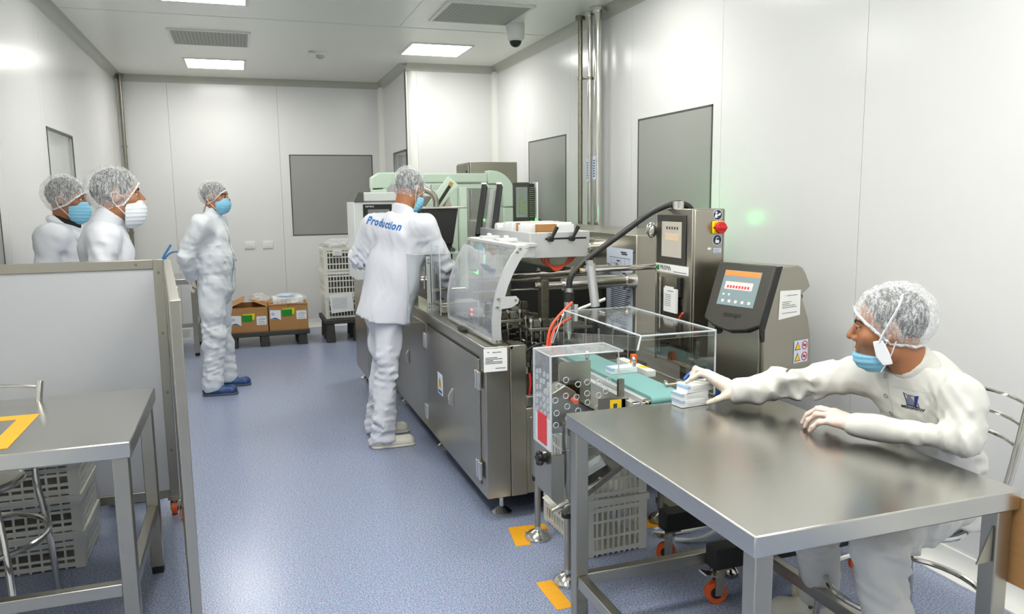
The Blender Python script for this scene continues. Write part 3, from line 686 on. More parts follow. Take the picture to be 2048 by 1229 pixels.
n = bx('notice', 'paper', CT, 1.049, 1.166, Y0-.006, Y0-.003, .756, .868, smooth=False, label='small white notice paper')
part('printed_lines', ruled(MB(), (1.056, Y0-.0065, .77), (1, 0, 0), (0, 0, 1), [(.05, .10, .0), (0, .085, .025), (0, .085, .032), (0, .04, .039), (0, .085, .046), (0, .06, .053), (.035, .08, .078), (.01, .02, .08)], .003), 'ink', n, smooth=False)
bx('door_line', 'black_interior', CT, X0-.0008, X0+.01, 3.62, 4.74, .803, .809)
for x, y in ((1.16, 3.60), (1.16, 4.75), (1.16, 5.95), (1.9, 3.6), (1.9, 5.95)):
    f = part('leveling_foot', MB().lathe([(.052, 0), (.052, .012), (.02, .035), (.012, .04), (.012, .13)], (x, y, 0)), 'chrome', CT); part('nut', MB().cyl((x, y, .085), (x, y, .1), .02, n=6), 'steel', f)
# rear housing with instruction plate
bx('rear_housing', 'steel', CT, 2.0, 2.45, 3.78, 6.1, .12, 1.372, .006)
bx('housing_seam', 'steel_dark', CT, 1.996, 2.0, 3.80, 4.9, 1.27, 1.278)
pl = bx('instruction_plate', 'paper_blue', CT, 1.994, 1.998, 3.81, 4.13, .82, 1.29, smooth=False, label='printed white instruction plate')
O = Vector((1.9936, 4.12, .825)); rows = []
rows += [(.04, .27, .04+k*.0135) for k in range(2)]
for k in range(12): rows.append((.05, .25+.02*((k*7) % 3), .11+k*.0115))
part('printed_lines', ruled(MB(), O, (0, -1, 0), (0, 0, 1), rows, .005), 'ink', pl, smooth=False)
dg = MB()
for z in (.29, .33, .36, .41): ruled(dg, O, (0, -1, 0), (0, 0, 1), [(.03, .29, z)], .0025)
for y in (.05, .09, .13, .17, .22, .27): dg.add([O+Vector((-.0006, -y, .36)), O+Vector((-.0006, -y-.002, .36)), O+Vector((-.0006, -y-.002, .41)), O+Vector((-.0006, -y, .41))], [(0, 1, 2, 3)])
ruled(dg, O, (0, -1, 0), (0, 0, 1), [(.17, .24, .44), (.18, .25, .43), (.12, .16, .39), (.06, .1, .31), (.2, .24, .345), (.04, .12, .27), (.18, .27, .255), (.05, .08, .075), (.15, .2, .07)], .008)
part('printed_diagram', dg, 'ink', pl, smooth=False)
# tubes and clamps above the transport
def shaft(p, q, r, m='chrome', name='shaft'): return cy(name, m, CT, p, q, r, n=20)
def sh3(x0, x1, x2, y, z, r1, r2): shaft((x0, y, z), (x1, y, z), r1); s = shaft((x1, y, z), (x2, y, z), r2); part('collar', MB().cyl((x2-.06, y, z), (x2, y, z), r2*1.25, n=20), 'chrome', s)
sh3(1.27, 1.52, 2.0, 4.0, 1.165, .016, .034); sh3(1.42, 1.58, 2.0, 3.80, 1.125, .017, .036); sh3(1.3, 1.6, 2.0, 4.3, 1.275, .02, .05)
sh3(1.24, 1.45, 1.98, 4.35, 1.10, .012, .016); shaft((1.2, 4.18, 1.06), (1.9, 4.18, 1.06), .01)
for x, y, z0, z1 in ((1.33, 4.0, .93, 1.195), (1.47, 3.80, .90, 1.155)):
    b = bx('clamp_block', 'iron_dark', CT, x-.022, x+.022, y-.03, y+.03, z0, z1, .006); part('end_cap', MB().cyl((x-.03, y, z1-.032), (x-.021, y, z1-.032), .026), 'steel_dark', b)
# cross carrier plates with screws
rnd = random.Random(11)
def stud(p, h, r=.0065, m='chrome'):
    s = cy('stud', m, CT, p, (p[0], p[1], p[2]+h), r, n=10); part('nut', MB().cyl((p[0], p[1], p[2]+h*.62), (p[0], p[1], p[2]+h*.62+.014), r*1.7, n=6), 'chrome', s)
for x0, x1, y0, y1, z in ((1.23, 1.40, 3.86, 4.05, .925), (1.36, 1.56, 3.72, 3.88, .895), (1.24, 1.5, 4.15, 4.35, .93), (1.5, 1.8, 3.9, 4.2, .86)):
    p = bx('carrier_plate', 'steel_dark', CT, x0, x1, y0, y1, z, z+.018, .003)
    for x, y in ((x0+.02, y0+.025), (x0+.07, y0+.025), (x1-.03, y0+.03), (x0+.03, y1-.03)):
        stud((x, y, z+.018), .05); b = bx('slide_block', 'steel_dark' if (x*100) % 2 < 1 else 'iron_dark', CT, x+.012, x+.05, y-.01, y+.035, z+.018, z+.06, .004)
        part('support_rod', MB().cyl((x, y, .70), (x, y, z), .007, n=10), 'chrome', p)
# pusher chain: comb of dark lugs in rows along Y
for row, x in enumerate((1.25, 1.31, 1.39, 1.47)):
    bx('chain_rail', 'steel_dark', CT, x-.008, x+.008, 3.60, 5.6, .74, .765)
    for i in range(22):
        y = 3.63+i*.062; h = .05+.015*((i+row) % 2)
        bx('pusher_lug', 'iron_dark' if (i+row) % 3 else 'steel_dark', CT, x-.018, x+.018, y-.012, y+.012, .765, .765+h, .002)
for i in range(34):
    x = rnd.uniform(1.23, 1.95); y = rnd.uniform(3.62, 4.9); k = i % 4; z = .70
    if k == 0: stud((x, y, z), rnd.uniform(.08, .2), .006)
    elif k == 1: bx('cam_block', rnd.choice(['iron_dark', 'steel_dark', 'steel']), CT, x-.025, x+.025, y-.02, y+.02, z, z+rnd.uniform(.05, .16), .004)
    elif k == 2: part('cam_roller', MB().cyl((x, y, z), (x, y, z+rnd.uniform(.05, .12)), rnd.uniform(.018, .035)), rnd.choice(['steel_dark', 'iron_dark', 'chrome']), CT)
    else:
        a = rnd.uniform(0, 3); part('link_rod', MB().cyl((x-.06*math.cos(a), y-.06*math.sin(a), z+.1), (x+.06*math.cos(a), y+.06*math.sin(a), z+.13), .007, n=8), 'chrome', CT)
tb('black_cable', 'hose_black', CT, [(1.75, 3.8, .74), (1.55, 3.66, .84), (1.36, 3.60, .86), (1.28, 3.62, .8), (1.29, 3.66, .70)], .007)
tb('red_cable', 'red', CT, [(1.272, 3.53, .56), (1.30, 3.54, .66), (1.30, 3.56, .72)], .006)
part('motor_cap', MB().cyl((1.3, 3.66, .70), (1.3, 3.66, .80), .035).cyl((1.3, 3.66, .80), (1.3, 3.66, .835), .028), 'chrome', CT)
for k in range(3): tb('air_tube', 'orange_tube', CT, [(1.50+.02*k, 3.92, 1.27), (1.52+.02*k, 3.93, 1.225-.01*k), (1.60, 3.93, 1.20-.012*k), (1.68-.01*k, 3.93, 1.225), (1.71-.02*k, 3.92, 1.27)], .006)
# blank magazine: aluminium box with two black clamp levers
mg = bx('magazine_front', 'alu', CT, 1.415, 1.755, 3.845, 3.855, 1.262, 1.395, .002)
bx('slot', 'black_interior', mg, 1.50, 1.735, 3.843, 3.8455, 1.357, 1.366)
for x in (1.525, 1.645):
    l = part('clamp_lever', MB().cyl((x, 3.846, 1.361), (x, 3.815, 1.361), .015).cyl((x, 3.82, 1.362), (x+.03, 3.812, 1.425), .008, .011), 'black_plastic', mg)
for x, z in ((1.42, 1.275), (1.748, 1.285), (1.748, 1.30)): part('screw', MB().cyl((x, 3.845, z), (x, 3.842, z), .006, n=10), 'steel_dark', mg)
bx('magazine_side', 'alu', CT, 1.415, 1.425, 3.856, 4.75, 1.30, 1.395, .002); bx('magazine_side', 'alu', CT, 1.745, 1.755, 3.856, 4.75, 1.30, 1.395, .002)
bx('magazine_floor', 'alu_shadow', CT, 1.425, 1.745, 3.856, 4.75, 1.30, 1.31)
bx('magazine_shelf', 'alu', CT, 1.30, 1.43, 3.78, 4.6, 1.325, 1.345, .002)
bx('magazine_bracket', 'alu', CT, 1.33, 1.43, 3.80, 3.84, 1.27, 1.325, .002)
for y in (3.95, 4.25): part('hinge_block', MB().box(1.27, 1.37, y-.035, y+.035, 1.346, 1.366).cyl((1.32, y-.02, 1.372), (1.32, y+.02, 1.372), .009), 'white_plastic', CT, .003)
for i in range(13): bx('carton_blank', 'box_white' if i != 4 else 'carton', CT, 1.44, 1.73, 4.0+i*.03, 4.0115+i*.03, 1.312, 1.44 if i % 3 else 1.43)
bx('carton_wad', 'carton', CT, 1.49, 1.60, 3.93, 3.965, 1.311, 1.435)
part('paper_roll', MB().cyl((1.44, 4.5, 1.40), (1.56, 4.5, 1.40), .03, n=18), 'white_plastic', CT)
# two black leaning magazine guides
for x, dx in ((1.47, 0), (1.575, 0)):
    g = part('leaning_guide', MB().bar((x-.05, 4.82, 1.34), (x+.05, 4.98, 1.66), .032, .04), 'black_plastic', CT, .002)
    part('guide_cap', MB().bar((x+.049, 4.979, 1.657), (x+.053, 4.984, 1.668), .034, .042), 'white_plastic', g)
part('guide_window', MB().sheet((1.48, 4.86, 1.36), (.08, 0, 0), (.09, .15, .28), .004), ['acrylic_smoky', 'acrylic_edge'], CT, smooth=False)
for x in (1.44, 1.56): part('guide_post', MB().cyl((x, 4.84, .70), (x, 4.84, 1.34), .015), 'steel_dark', CT)
# black hopper by the operator
DH = (.035, .13, 0)
hp = part('hopper', MB().prism([(1.075, 1.515), (1.315, 1.515), (1.275, 1.28), (1.15, 1.28)], 4.90, 5.15, u=(1, 0, 0), v=(0, 0, 1), w=(0, 1, 0)), 'black_plastic', CT, .004)
bx('hopper_rim', 'steel_h', hp, 1.06, 1.375, 4.885, 5.165, 1.512, 1.524, .002)
bx('hopper_neck', 'black_plastic', hp, 1.16, 1.275, 4.93, 5.1, .877, 1.285, .004)
part('clamp_plate', MB().prism([(1.25, 1.524), (1.30, 1.524), (1.275, 1.58)], 5.0, 5.01, u=(1, 0, 0), v=(0, 0, 1), w=(0, 1, 0)), 'steel', hp)
tb('spout', 'steel', hp, [(1.19, 5.0, 1.525), (1.19, 5.0, 1.58), (1.16, 5.0, 1.62), (1.11, 5.0, 1.64)], .02)
part('latch', MB().cyl((1.27, 4.92, 1.24), (1.27, 4.89, 1.24), .018), 'chrome', hp)
part('hopper_bracket', MB().bar((1.29, 5.05, .876), (1.29, 5.05, 1.3), .03, .03), 'steel_dark', hp)
hp.location = Vector(hp.location)+Vector(DH)
part('flap_arm', MB().bar((1.09, 5.3, 1.32), (1.39, 5.3, 1.70), .012, .09, up=(0, 0, 1)), 'green_paint', CT, .002)
part('gas_strut', MB().bar((1.245, 5.2, 1.525), (1.34, 5.2, 1.66), .02, .02), 'black_plastic', CT)
part('strut_head', MB().bar((1.34, 5.2, 1.66), (1.355, 5.2, 1.685), .025, .025), 'brass', CT)
bx('flap_post', 'green_paint', CT, 1.07, 1.12, 5.28, 5.33, ZD, 1.36, .002)
# open hinged acrylic door beside the operator
gd = part('open_guard_door', MB().sheet((.955, 4.80, .81), (.36, -.02, 0), (0, 0, .43), .006), ['acrylic', 'acrylic_edge'], CT, smooth=False)
part('guard_return', MB().sheet((.953, 4.80, .81), (0, .12, 0), (0, 0, .43), .006), ['acrylic', 'acrylic_edge'], gd, smooth=False)
part('guard_lid', MB().sheet((.955, 4.79, 1.235), (.36, -.02, 0), (0, .12, 0), .005), ['acrylic', 'acrylic_edge'], gd, smooth=False)
bx('hinge_strip', 'alu', gd, 1.075, 1.1, 4.80, 4.81, .86, 1.22, .002)
for z in (.90, .92, 1.18, 1.20): part('screw', MB().cyl((1.088, 4.80, z), (1.088, 4.795, z), .006, n=8), 'steel_dark', gd)
part('guard_latch', MB().cyl((1.06, 4.80, 1.02), (1.06, 4.785, 1.16), .007), 'chrome', gd)
# fixed guard behind the curved one
part('guard_panel', MB().sheet((1.1, 4.56, .88), (0, .22, 0), (0, 0, .42), .006), ['acrylic', 'acrylic_edge'], CT, smooth=False)
# curved clear guard with aluminium end frames
GP = [(1.108, .885), (1.104, .94), (1.104, 1.0), (1.110, 1.06), (1.123, 1.12), (1.143, 1.18), (1.17, 1.24), (1.205, 1.30), (1.245, 1.350)]
gv = MB(); n_ = len(GP)
for i in range(n_-1):
    (xa, za), (xb, zb) = GP[i], GP[i+1]; gv.add([(xa, 3.545, za), (xa, 4.40, za), (xb, 4.40, zb), (xb, 3.545, zb), (xa+.005, 3.545, za), (xa+.005, 4.40, za), (xb+.005, 4.40, zb), (xb+.005, 3.545, zb)], [(0, 1, 2, 3), (7, 6, 5, 4)])
cg = part('curved_guard', gv, 'acrylic_smoky', CT)
def rib(y0, y1, wd, m):
    inner = [(x+wd*1.0, z-(wd*.45 if i > 3 else 0)) for i, (x, z) in enumerate(GP)]
    poly = GP+inner[::-1]
    return MB().prism(poly, y0, y1, u=(1, 0, 0), v=(0, 0, 1), w=(0, 1, 0))
nf = part('guard_frame', rib(3.535, 3.55, .045, 'alu'), 'alu', cg, smooth=False)
part('guard_frame', rib(4.40, 4.41, .012, 'alu'), 'alu', cg, smooth=False)
bx('guard_top_bar', 'alu', cg, 1.235, 1.30, 3.55, 4.41, 1.335, 1.352, .002); bx('guard_bottom_bar', 'alu', cg, 1.106, 1.125, 3.55, 4.40, .885, .90, .002)
part('guard_lug', MB().prism([(1.14, 1.05), (1.20, 1.055), (1.235, 1.075), (1.24, 1.095), (1.225, 1.11), (1.15, 1.11)], 3.528, 3.535, u=(1, 0, 0), v=(0, 0, 1), w=(0, 1, 0)), 'alu', cg)
for x, z in ((1.25, 1.335), (1.235, 1.32), (1.137, 1.10), (1.13, 1.06), (1.145, .895), (1.125, .895), (1.222, 1.09)): part('screw', MB().cyl((x, 3.535, z), (x, 3.524, z), .006, n=10), 'steel_dark', nf)
for z in (.965, .99): part('indicator_led', MB().ball((1.13, 3.98, z), .006), 'led_red', cg)
bx('guard_handle', 'black_plastic', cg, 1.075, 1.10, 3.95, 4.08, .877, .892, .004)
bx('tall_side_panel', 'green_paint', CT, 1.585, 1.64, 5.85, 5.9, ZD, 1.66, .003)
# product infeed shelf under the open door
bx('infeed_tray', 'steel_h', CT, 1.12, 1.36, 4.62, 4.78, .93, .945, .002); bx('infeed_tray', 'steel_h', CT, 1.12, 1.36, 4.60, 4.62, .89, .93, .002)
cy('infeed_rod', 'chrome', CT, (1.12, 4.86, 1.0), (1.34, 4.86, 1.0), .01)

# ================================================================== far packing machine with pale green frame
FM = thing('blister_machine', 'pale green framed packing machine behind the operator', 'machine', (1.5, 6.5, 0))
bx('lower_body', 'steel', FM, .90, 2.06, 6.22, 6.96, .1, .95, .03)
for x in (.97, 1.88):
    for y in (6.3, 6.88): part('leveling_foot', MB().lathe([(.05, 0), (.05, .012), (.015, .03), (.012, .1)], (x, y, 0)), 'chrome', FM)
cb = bx('control_cabinet', 'white_paint', FM, .825, 1.18, 6.18, 6.6, .95, 1.56, .006)
bx('cabinet_hood', 'white_paint', cb, .90, 1.19, 6.16, 6.62, 1.562, 1.632, .008); part('hood_corner', MB().prism([(.825, 1.562), (.90, 1.562), (.90, 1.632), (.86, 1.632)], 6.16, 6.62, u=(1, 0, 0), v=(0, 0, 1), w=(0, 1, 0)), 'grey_plastic', cb)
sc = bx('touch_panel', 'black_plastic', cb, .895, 1.12, 6.17, 6.179, 1.25, 1.54, .004); bx('screen', 'screen_dark', sc, .93, 1.1, 6.167, 6.17, 1.29, 1.5)
text('maker_name', 'SIEMENS', .018, 'paper', sc, (.945, 6.1665, 1.522), (1, 0, 0), (0, 0, 1))
cy('cabinet_knob', 'black_plastic', cb, (.98, 6.2, 1.66), (1.06, 6.2, 1.665), .008); 
def gtube(name, pts, w, r=.02): 
    return part(name, MB().tube(pts, w, 4, smooth=0), 'green_paint', FM)
bx('frame_beam', 'green_paint', FM, 1.19, 1.92, 6.2, 6.29, 1.70, 1.778, .012)
# rounded right corner and post
cs = MB(); c0 = (1.92, 1.58)
poly = [(1.92, 1.80)]+[(1.95+.20*math.sin(a*PI/16), 1.60+.20*math.cos(a*PI/16)) for a in range(9)]+[(2.15, 1.50), (2.045, 1.50), (2.045, 1.60), (2.02, 1.66), (1.98, 1.69), (1.92, 1.69)]
part('frame_corner', cs.prism(poly, 6.19, 6.30, u=(1, 0, 0), v=(0, 0, 1), w=(0, 1, 0)), 'green_paint', FM, .01)
bx('frame_post', 'green_paint', FM, 2.05, 2.14, 6.2, 6.29, .95, 1.50, .008); bx('frame_post', 'green_paint', FM, 1.60, 1.66, 6.2, 6.26, .95, 1.70, .004)
part('frame_corner', MB().prism([(.97, 1.66), (.97, 1.745), (1.03, 1.785), (1.19, 1.785), (1.19, 1.69), (1.12, 1.69), (1.10, 1.66)], 6.19, 6.30, u=(1, 0, 0), v=(0, 0, 1), w=(0, 1, 0)), 'green_paint', FM, .01)
bx('frame_post', 'green_paint', FM, .975, 1.09, 6.2, 6.29, 1.632, 1.665, .004); bx('inner_rail', 'green_paint', FM, 1.45, 2.05, 6.21, 6.25, 1.655, 1.69, .003)
part('clear_panel', MB().sheet((1.66, 6.22, 1.0), (.39, 0, 0), (0, 0, .65), .006), ['acrylic_smoky', 'acrylic_edge'], FM, smooth=False)
for x, z, h in ((1.69, 1.0, .38), (1.84, .96, .44), (1.97, .96, .3)):
    part('slanted_cover', MB().obox((x+.02, 6.45, z+h/2), (.09, .2, h), Matrix.Rotation(.22, 3, 'Y')), 'steel', FM, .004)
bx('inner_back', 'steel', FM, 1.2, 1.96, 6.9, 6.94, .95, 1.6); bx('notice_sheet', 'paper', FM, 1.69, 1.75, 6.6, 6.604, 1.33, 1.55, smooth=False)
hose_p = [(1.66, 6.3, 1.1), (1.72, 6.25, 1.16), (1.78, 6.3, 1.1)]
tb('air_tube', 'orange_tube', FM, hose_p, .008); part('valve', MB().box(1.72, 1.77, 6.28, 6.33, 1.17, 1.23), 'brass', FM)
lp = part('signal_lamp', MB().cyl((1.98, 6.75, 1.02), (1.98, 6.75, 1.14), .03), 'led_green', FM); cy('lamp_base', 'black_plastic', lp, (1.98, 6.75, .95), (1.98, 6.75, 1.02), .025)
# operator terminal on an arm
HM = thing('operator_terminal', 'black touch screen terminal on a post before the small grey window', 'terminal', (2.03, 5.6, 0))
bx('housing', 'dark_plastic', HM, 1.935, 2.05, 5.58, 5.63, 1.385, 1.69, .006); bx('screen', 'screen_dark', HM, 1.945, 2.035, 5.576, 5.58, 1.43, 1.655)
part('screen_picture', MB().prism([(1.965, 1.46), (2.033, 1.46), (2.033, 1.50), (1.99, 1.60), (1.965, 1.56)], 5.574, 5.5758, u=(1, 0, 0), v=(0, 0, 1), w=(0, 1, 0)), 'steel_dark', HM, smooth=False)
for i in range(16): bx('cooling_fin', 'steel_dark', HM, 2.052, 2.10, 5.585, 5.62, 1.43+i*.0145, 1.436+i*.0145)
bx('rear_plate', 'white_plastic', HM, 2.102, 2.115, 5.56, 5.64, 1.375, 1.69, .002); bx('fin_core', 'black_plastic', HM, 2.05, 2.10, 5.60, 5.63, 1.39, 1.68)
cy('post', 'steel', HM, (2.03, 5.61, 1.374), (2.03, 5.61, 1.388), .02); tb('cable', 'hose_black', HM, [(2.08, 5.63, 1.40), (2.13, 5.62, 1.42), (2.16, 5.6, 1.40), (2.16, 5.6, 1.375)], .006)
part('indicator_lamp', MB().cyl((2.075, 5.60, 1.376), (2.075, 5.60, 1.40), .007), 'led_green', HM)
# steel cabinet behind
t = thing('steel_cabinet', 'tall plain stainless cabinet behind the pale green frame', 'cabinet', (2.2, 7.2, 0))
bx('body', 'steel', t, 2.0, 2.455, 7.0, 7.45, 0, 1.905, .006); bx('side_door', 'steel', t, 1.985, 1.999, 7.02, 7.43, .05, 1.89, .003); cy('lock', 'black_plastic', t, (1.985, 7.06, 1.82), (1.979, 7.06, 1.82), .012)
bx('rear_box', 'steel_dark', t, 2.456, 2.5, 7.3, 7.4, 1.5, 1.85)
# ================================================================== outfeed conveyor with reject chute
CV = thing('outfeed_conveyor', 'short teal belt conveyor with clear covers between machine and table', 'conveyor', (1.5, 3.0, 0))
BX0, BX1, BY0, BY1, BZ = 1.442, 1.592, 2.585, 3.47, .817
mb = MB(); r = .018; prof = [(BY0+r, BZ)]
for i in range(1, 9): a = PI*i/9; prof.append((BY0+r-r*math.sin(a), BZ-r+r*math.cos(a)))
prof += [(BY0+r, BZ-2*r), (BY1, BZ-2*r), (BY1, BZ)]
part('belt', mb.prism(prof, BX0, BX1, u=(0, 1, 0), v=(0, 0, 1), w=(1, 0, 0)), 'belt', CV)
for x in (BX0-.018, BX1+.004): bx('side_rail', 'alu', CV, x-.006, x+.016, BY0+.03, BY1, BZ-.085, BZ-.012, .002)
bx('wide_rail', 'alu', CV, BX0-.055, BX0-.026, BY0+.045, 3.4, BZ-.11, BZ-.03, .002)
for x in (BX0-.012, BX1+.012):
    e = part('roller_end', MB().cyl((x-.012, BY0+.02, BZ-.02), (x+.012, BY0+.02, BZ-.02), .012), 'chrome', CV); part('tension_bolt', MB().cyl((x, BY0-.005, BZ-.02), (x, BY0+.03, BZ-.02), .006), 'chrome', e)
bx('drive_tray', 'black_plastic', CV, BX0-.02, BX1+.02, BY0+.05, BY0+.3, BZ-.15, BZ-.088)
bx('stop_plate', 'alu', CV, 1.385, 1.415, 2.64, 2.655, BZ-.09, BZ-.03); 
g = bx('guide_angle', 'steel_h', CV, 1.30, 1.40, 2.72, 3.3, .72, .728); part('guide_cap', MB().box(1.372, 1.402, 2.70, 2.72, .715, .79), 'black_plastic', g)
bx('sensor_tab', 'steel_dark', CV, 1.375, 1.40, 2.735, 2.75, .79, .86)
s = bx('sticker_plate', 'steel_h', CV, 1.27, 1.40, 2.70, 2.703, .71, .80); bx('sticker', 'warn_yellow', s, 1.32, 1.368, 2.698, 2.70, .72, .79); part('sticker_symbol', MB().box(1.334, 1.350, 2.6972, 2.698, .73, .775), 'ink', s)
for x, y in ((1.225, 3.26), (1.86, 3.24), (1.19, 2.82), (1.84, 2.67)):
    l = part('leg', MB().cyl((x, y, .03), (x, y, .34), .014).cyl((x, y, .30), (x, y, .68), .022), 'steel', CV); part('foot_disc', MB().lathe([(.058, 0), (.06, .012), (.045, .03), (.016, .045), (.014, .06)], (x, y, 0), n=24), 'chrome', l)
    part('gland', MB().cyl((x, y, .285), (x, y, .305), .025), 'black_plastic', l)
for y in (3.25, 2.75): bx('cross_beam', 'steel_dark', CV, 1.17, 1.88, y-.02, y+.02, .645, .69, .002)
bx('electrical_tray', 'iron_dark', CV, 1.62, 1.88, 2.70, 3.3, .69, .72)
# printing side plate to the right of the belt
b = bx('sensor_block', 'white_plastic', CV, BX1+.03, BX1+.07, 2.95, 3.25, .80, .83, .003); 
for y in (3.0, 3.1): bx('sticker', 'warn_yellow', b, BX1+.035, BX1+.065, y, y+.05, .8302, .8308)
bx('orange_sensor', 'orange', CV, BX1+.035, BX1+.06, 3.10, 3.125, .831, .872, .003)
bx('side_plate', 'steel_h', CV, BX1+.026, 1.735, BY0+.12, 3.4, .775, .79)
cl = part('air_cylinder', MB().cyl((1.635, 2.70, .83), (1.755, 2.655, .845), .013).cyl((1.618, 2.706, .828), (1.636, 2.70, .83), .018), 'chrome', CV); part('push_disc', MB().cyl((1.575, 2.722, .823), (1.583, 2.719, .824), .021, n=20).cyl((1.583, 2.719, .824), (1.62, 2.706, .828), .006), 'steel', cl)
for k in range(2): tb('blue_air_tube', 'blue_tube', CV, [(1.65+.06*k, 2.70, .845), (1.68+.04*k, 2.70, .873), (1.73, 2.69, .878), (1.78, 2.67, .85), (1.80, 2.66, .80), (1.80, 2.72, .73)], .0065)
bx('cylinder_bracket', 'steel', CV, 1.68, 1.70, 2.66, 2.70, .79, .83)
# big clear tunnel cover
tc = part('tunnel_cover', MB().sheet((1.41, 2.62, 1.048), (.33, 0, 0), (0, .74, 0), .005), ['acrylic', 'acrylic_edge'], CV, smooth=False)
part('cover_chamfer', MB().sheet((1.385, 2.60, 1.0), (.025, .02, .048), (-.045, .76, -.10), .005), ['acrylic', 'acrylic_edge'], tc, smooth=False)
part('cover_side', MB().sheet((1.735, 2.62, .792), (0, .74, 0), (0, 0, .256), .005), ['acrylic', 'acrylic_edge'], tc, smooth=False)
part('cover_front_edge', MB().sheet((1.41, 2.618, 1.035), (.33, 0, 0), (0, 0, .014), .004), ['acrylic', 'acrylic_edge'], tc, smooth=False)
part('cover_end', MB().sheet((1.40, 3.36, .85), (.335, 0, 0), (0, 0, .198), .005), ['acrylic', 'acrylic_edge'], tc, smooth=False)
part('bent_edge', MB().tube([(1.345, 3.36, .90), (1.405, 3.36, 1.05)], .0025, 6, smooth=0).tube([(1.41, 2.62, 1.052), (1.405, 3.36, 1.052)], .0035, 6, smooth=0).tube([(1.41, 2.62, 1.052), (1.74, 2.62, 1.052), (1.74, 2.62, .795)], .003, 6, smooth=0).tube([(1.41, 2.62, 1.052), (1.388, 2.605, 1.0)], .004, 6, smooth=0).tube([(1.74, 2.62, 1.052), (1.74, 3.36, 1.052)], .0035, 6, smooth=0), 'acrylic_edge', tc)
for x, y in ((1.45, 3.2), (1.58, 3.0)): part('dome_nut', MB().ball((x, y, .87), (.012, .012, .018)).cyl((x, y, .82), (x, y, .87), .009), 'chrome', CV)
tb('orange_air_tube', 'orange_tube', CV, [(1.47, 3.42, 1.08), (1.40, 3.40, 1.03), (1.345, 3.40, .97), (1.335, 3.41, .86)], .0065); tb('orange_air_tube', 'orange_tube', CV, [(1.47, 3.44, 1.0), (1.40, 3.40, .985), (1.36, 3.40, .95), (1.345, 3.40, .86)], .0065)
# reject bin: clear guard with drilled holes over a steel chute
RX0, RX1, RY0, RY1 = 1.10, 1.392, 2.77, 2.955; RZ0, RZ1 = .585, .968
rg = part('reject_guard', MB().sheet((RX0, RY0, RZ1-.005), (RX1+.02-RX0, 0, 0), (0, RY1-RY0, 0), .005), ['acrylic_milky', 'acrylic_edge'], CV, smooth=False)
part('guard_side', MB().sheet((RX0, RY1, RZ0), (0, RY0-RY1, 0), (0, 0, RZ1-RZ0), .005), ['acrylic_milky', 'acrylic_edge'], rg, smooth=False)
part('guard_front', MB().sheet((RX0, RY0, RZ0), (RX1-RX0, 0, 0), (0, 0, RZ1-RZ0), .005), ['acrylic', 'acrylic_edge'], rg, smooth=False)
part('bent_edge', MB().tube([(RX0, RY1, RZ0), (RX0, RY1, RZ1), (RX0, RY0, RZ1), (RX0, RY0, RZ0)], .0045, 6, smooth=0).tube([(RX0, RY0, RZ1), (RX1, RY0, RZ1), (RX1, RY0, .76)], .0035, 6, smooth=0).tube([(RX1+.02, RY0, RZ1), (RX1+.02, RY1, RZ1), (RX0, RY1, RZ1)], .003, 6, smooth=0), 'acrylic_edge', rg)
rr = random.Random(4); hs = [(1.125+.043*i+rr.uniform(-.008, .008), .70+.047*j+rr.uniform(-.01, .01)+.02*(i % 2)) for i in range(6) for j in range(4)]
for x, z in hs: part('drilled_hole', MB().tube([(x+.011*math.cos(a*PI/7), RY0-.001, z+.011*math.sin(a*PI/7)) for a in range(14)], .002, 5, True), 'acrylic_edge', rg)
for i in range(4):
    for j in range(6): y, z = 2.80+.04*i+rr.uniform(-.006, .006), .72+.033*j+rr.uniform(-.005, .005); part('drilled_hole', MB().tube([(RX0-.001, y+.009*math.cos(a*PI/6), z+.009*math.sin(a*PI/6)) for a in range(12)], .002, 5, True), 'acrylic_edge', rg)
part('reject_funnel', MB().prism([(1.13, .80), (1.19, .83), (1.235, .80), (1.255, .74), (1.255, .66), (1.13, .66)], 2.84, 2.93, u=(1, 0, 0), v=(0, 0, 1), w=(0, 1, 0)), 'steel', CV, .004)
bx('diverter', 'steel_dark', CV, 1.30, 1.35, 2.80, 2.82, .66, .73, .002); part('diverter_pivot', MB().cyl((1.22, 2.83, .77), (1.22, 2.80, .77), .012), 'orange', CV)
for x, z in ((1.24, .68), (1.29, .76)): bx('back_plate', 'steel_h', CV, x-.08, x+.06, 2.945, 2.95, z-.08, z+.14)
cp = bx('card_pocket', 'white_plastic', CV, RX0-.004, RX0-.001, 2.775, 2.935, .585, .71, .001); bx('red_card', 'red_card', cp, RX0-.007, RX0-.0045, 2.805, 2.90, .60, .722, smooth=False)
ch = bx('reject_chute', 'steel', CV, RX0, RX0+.004, RY0, RY1, .39, .584, .001)
part('chute_front', MB().prism([(RX0, .39), (RX0, .57), (RX0+.055, .57), (RX0+.055, .33)], RY0-.002, RY0+.002, u=(1, 0, 0), v=(0, 0, 1), w=(0, 1, 0)), 'steel', ch, smooth=False)
part('chute_floor', MB().bar((RX0+.03, (RY0+RY1)/2, .325), (1.435, (RY0+RY1)/2, .505), RY1-RY0-.01, .004), 'steel_top', ch, smooth=False)
part('chute_lip', MB().bar((1.435, RY0, .505), (1.435, RY1, .505), .008, .02), 'steel_dark', ch)
part('chute_brace', MB().bar((RX0+.05, RY0, .325), (1.435, RY0, .505), .006, .022), 'steel_dark', ch)
part('chute_window', MB().prism([(RX0+.055, .36), (1.43, .51), (1.32, .60), (RX0+.055, .58)], RY0, RY0+.004, u=(1, 0, 0), v=(0, 0, 1), w=(0, 1, 0)), 'acrylic', ch, smooth=False)
for p in ((1.435, .512), (1.31, .45)): part('screw', MB().cyl((p[0], RY0-.006, p[1]), (p[0], RY0, p[1]), .007, n=10), 'chrome', ch)
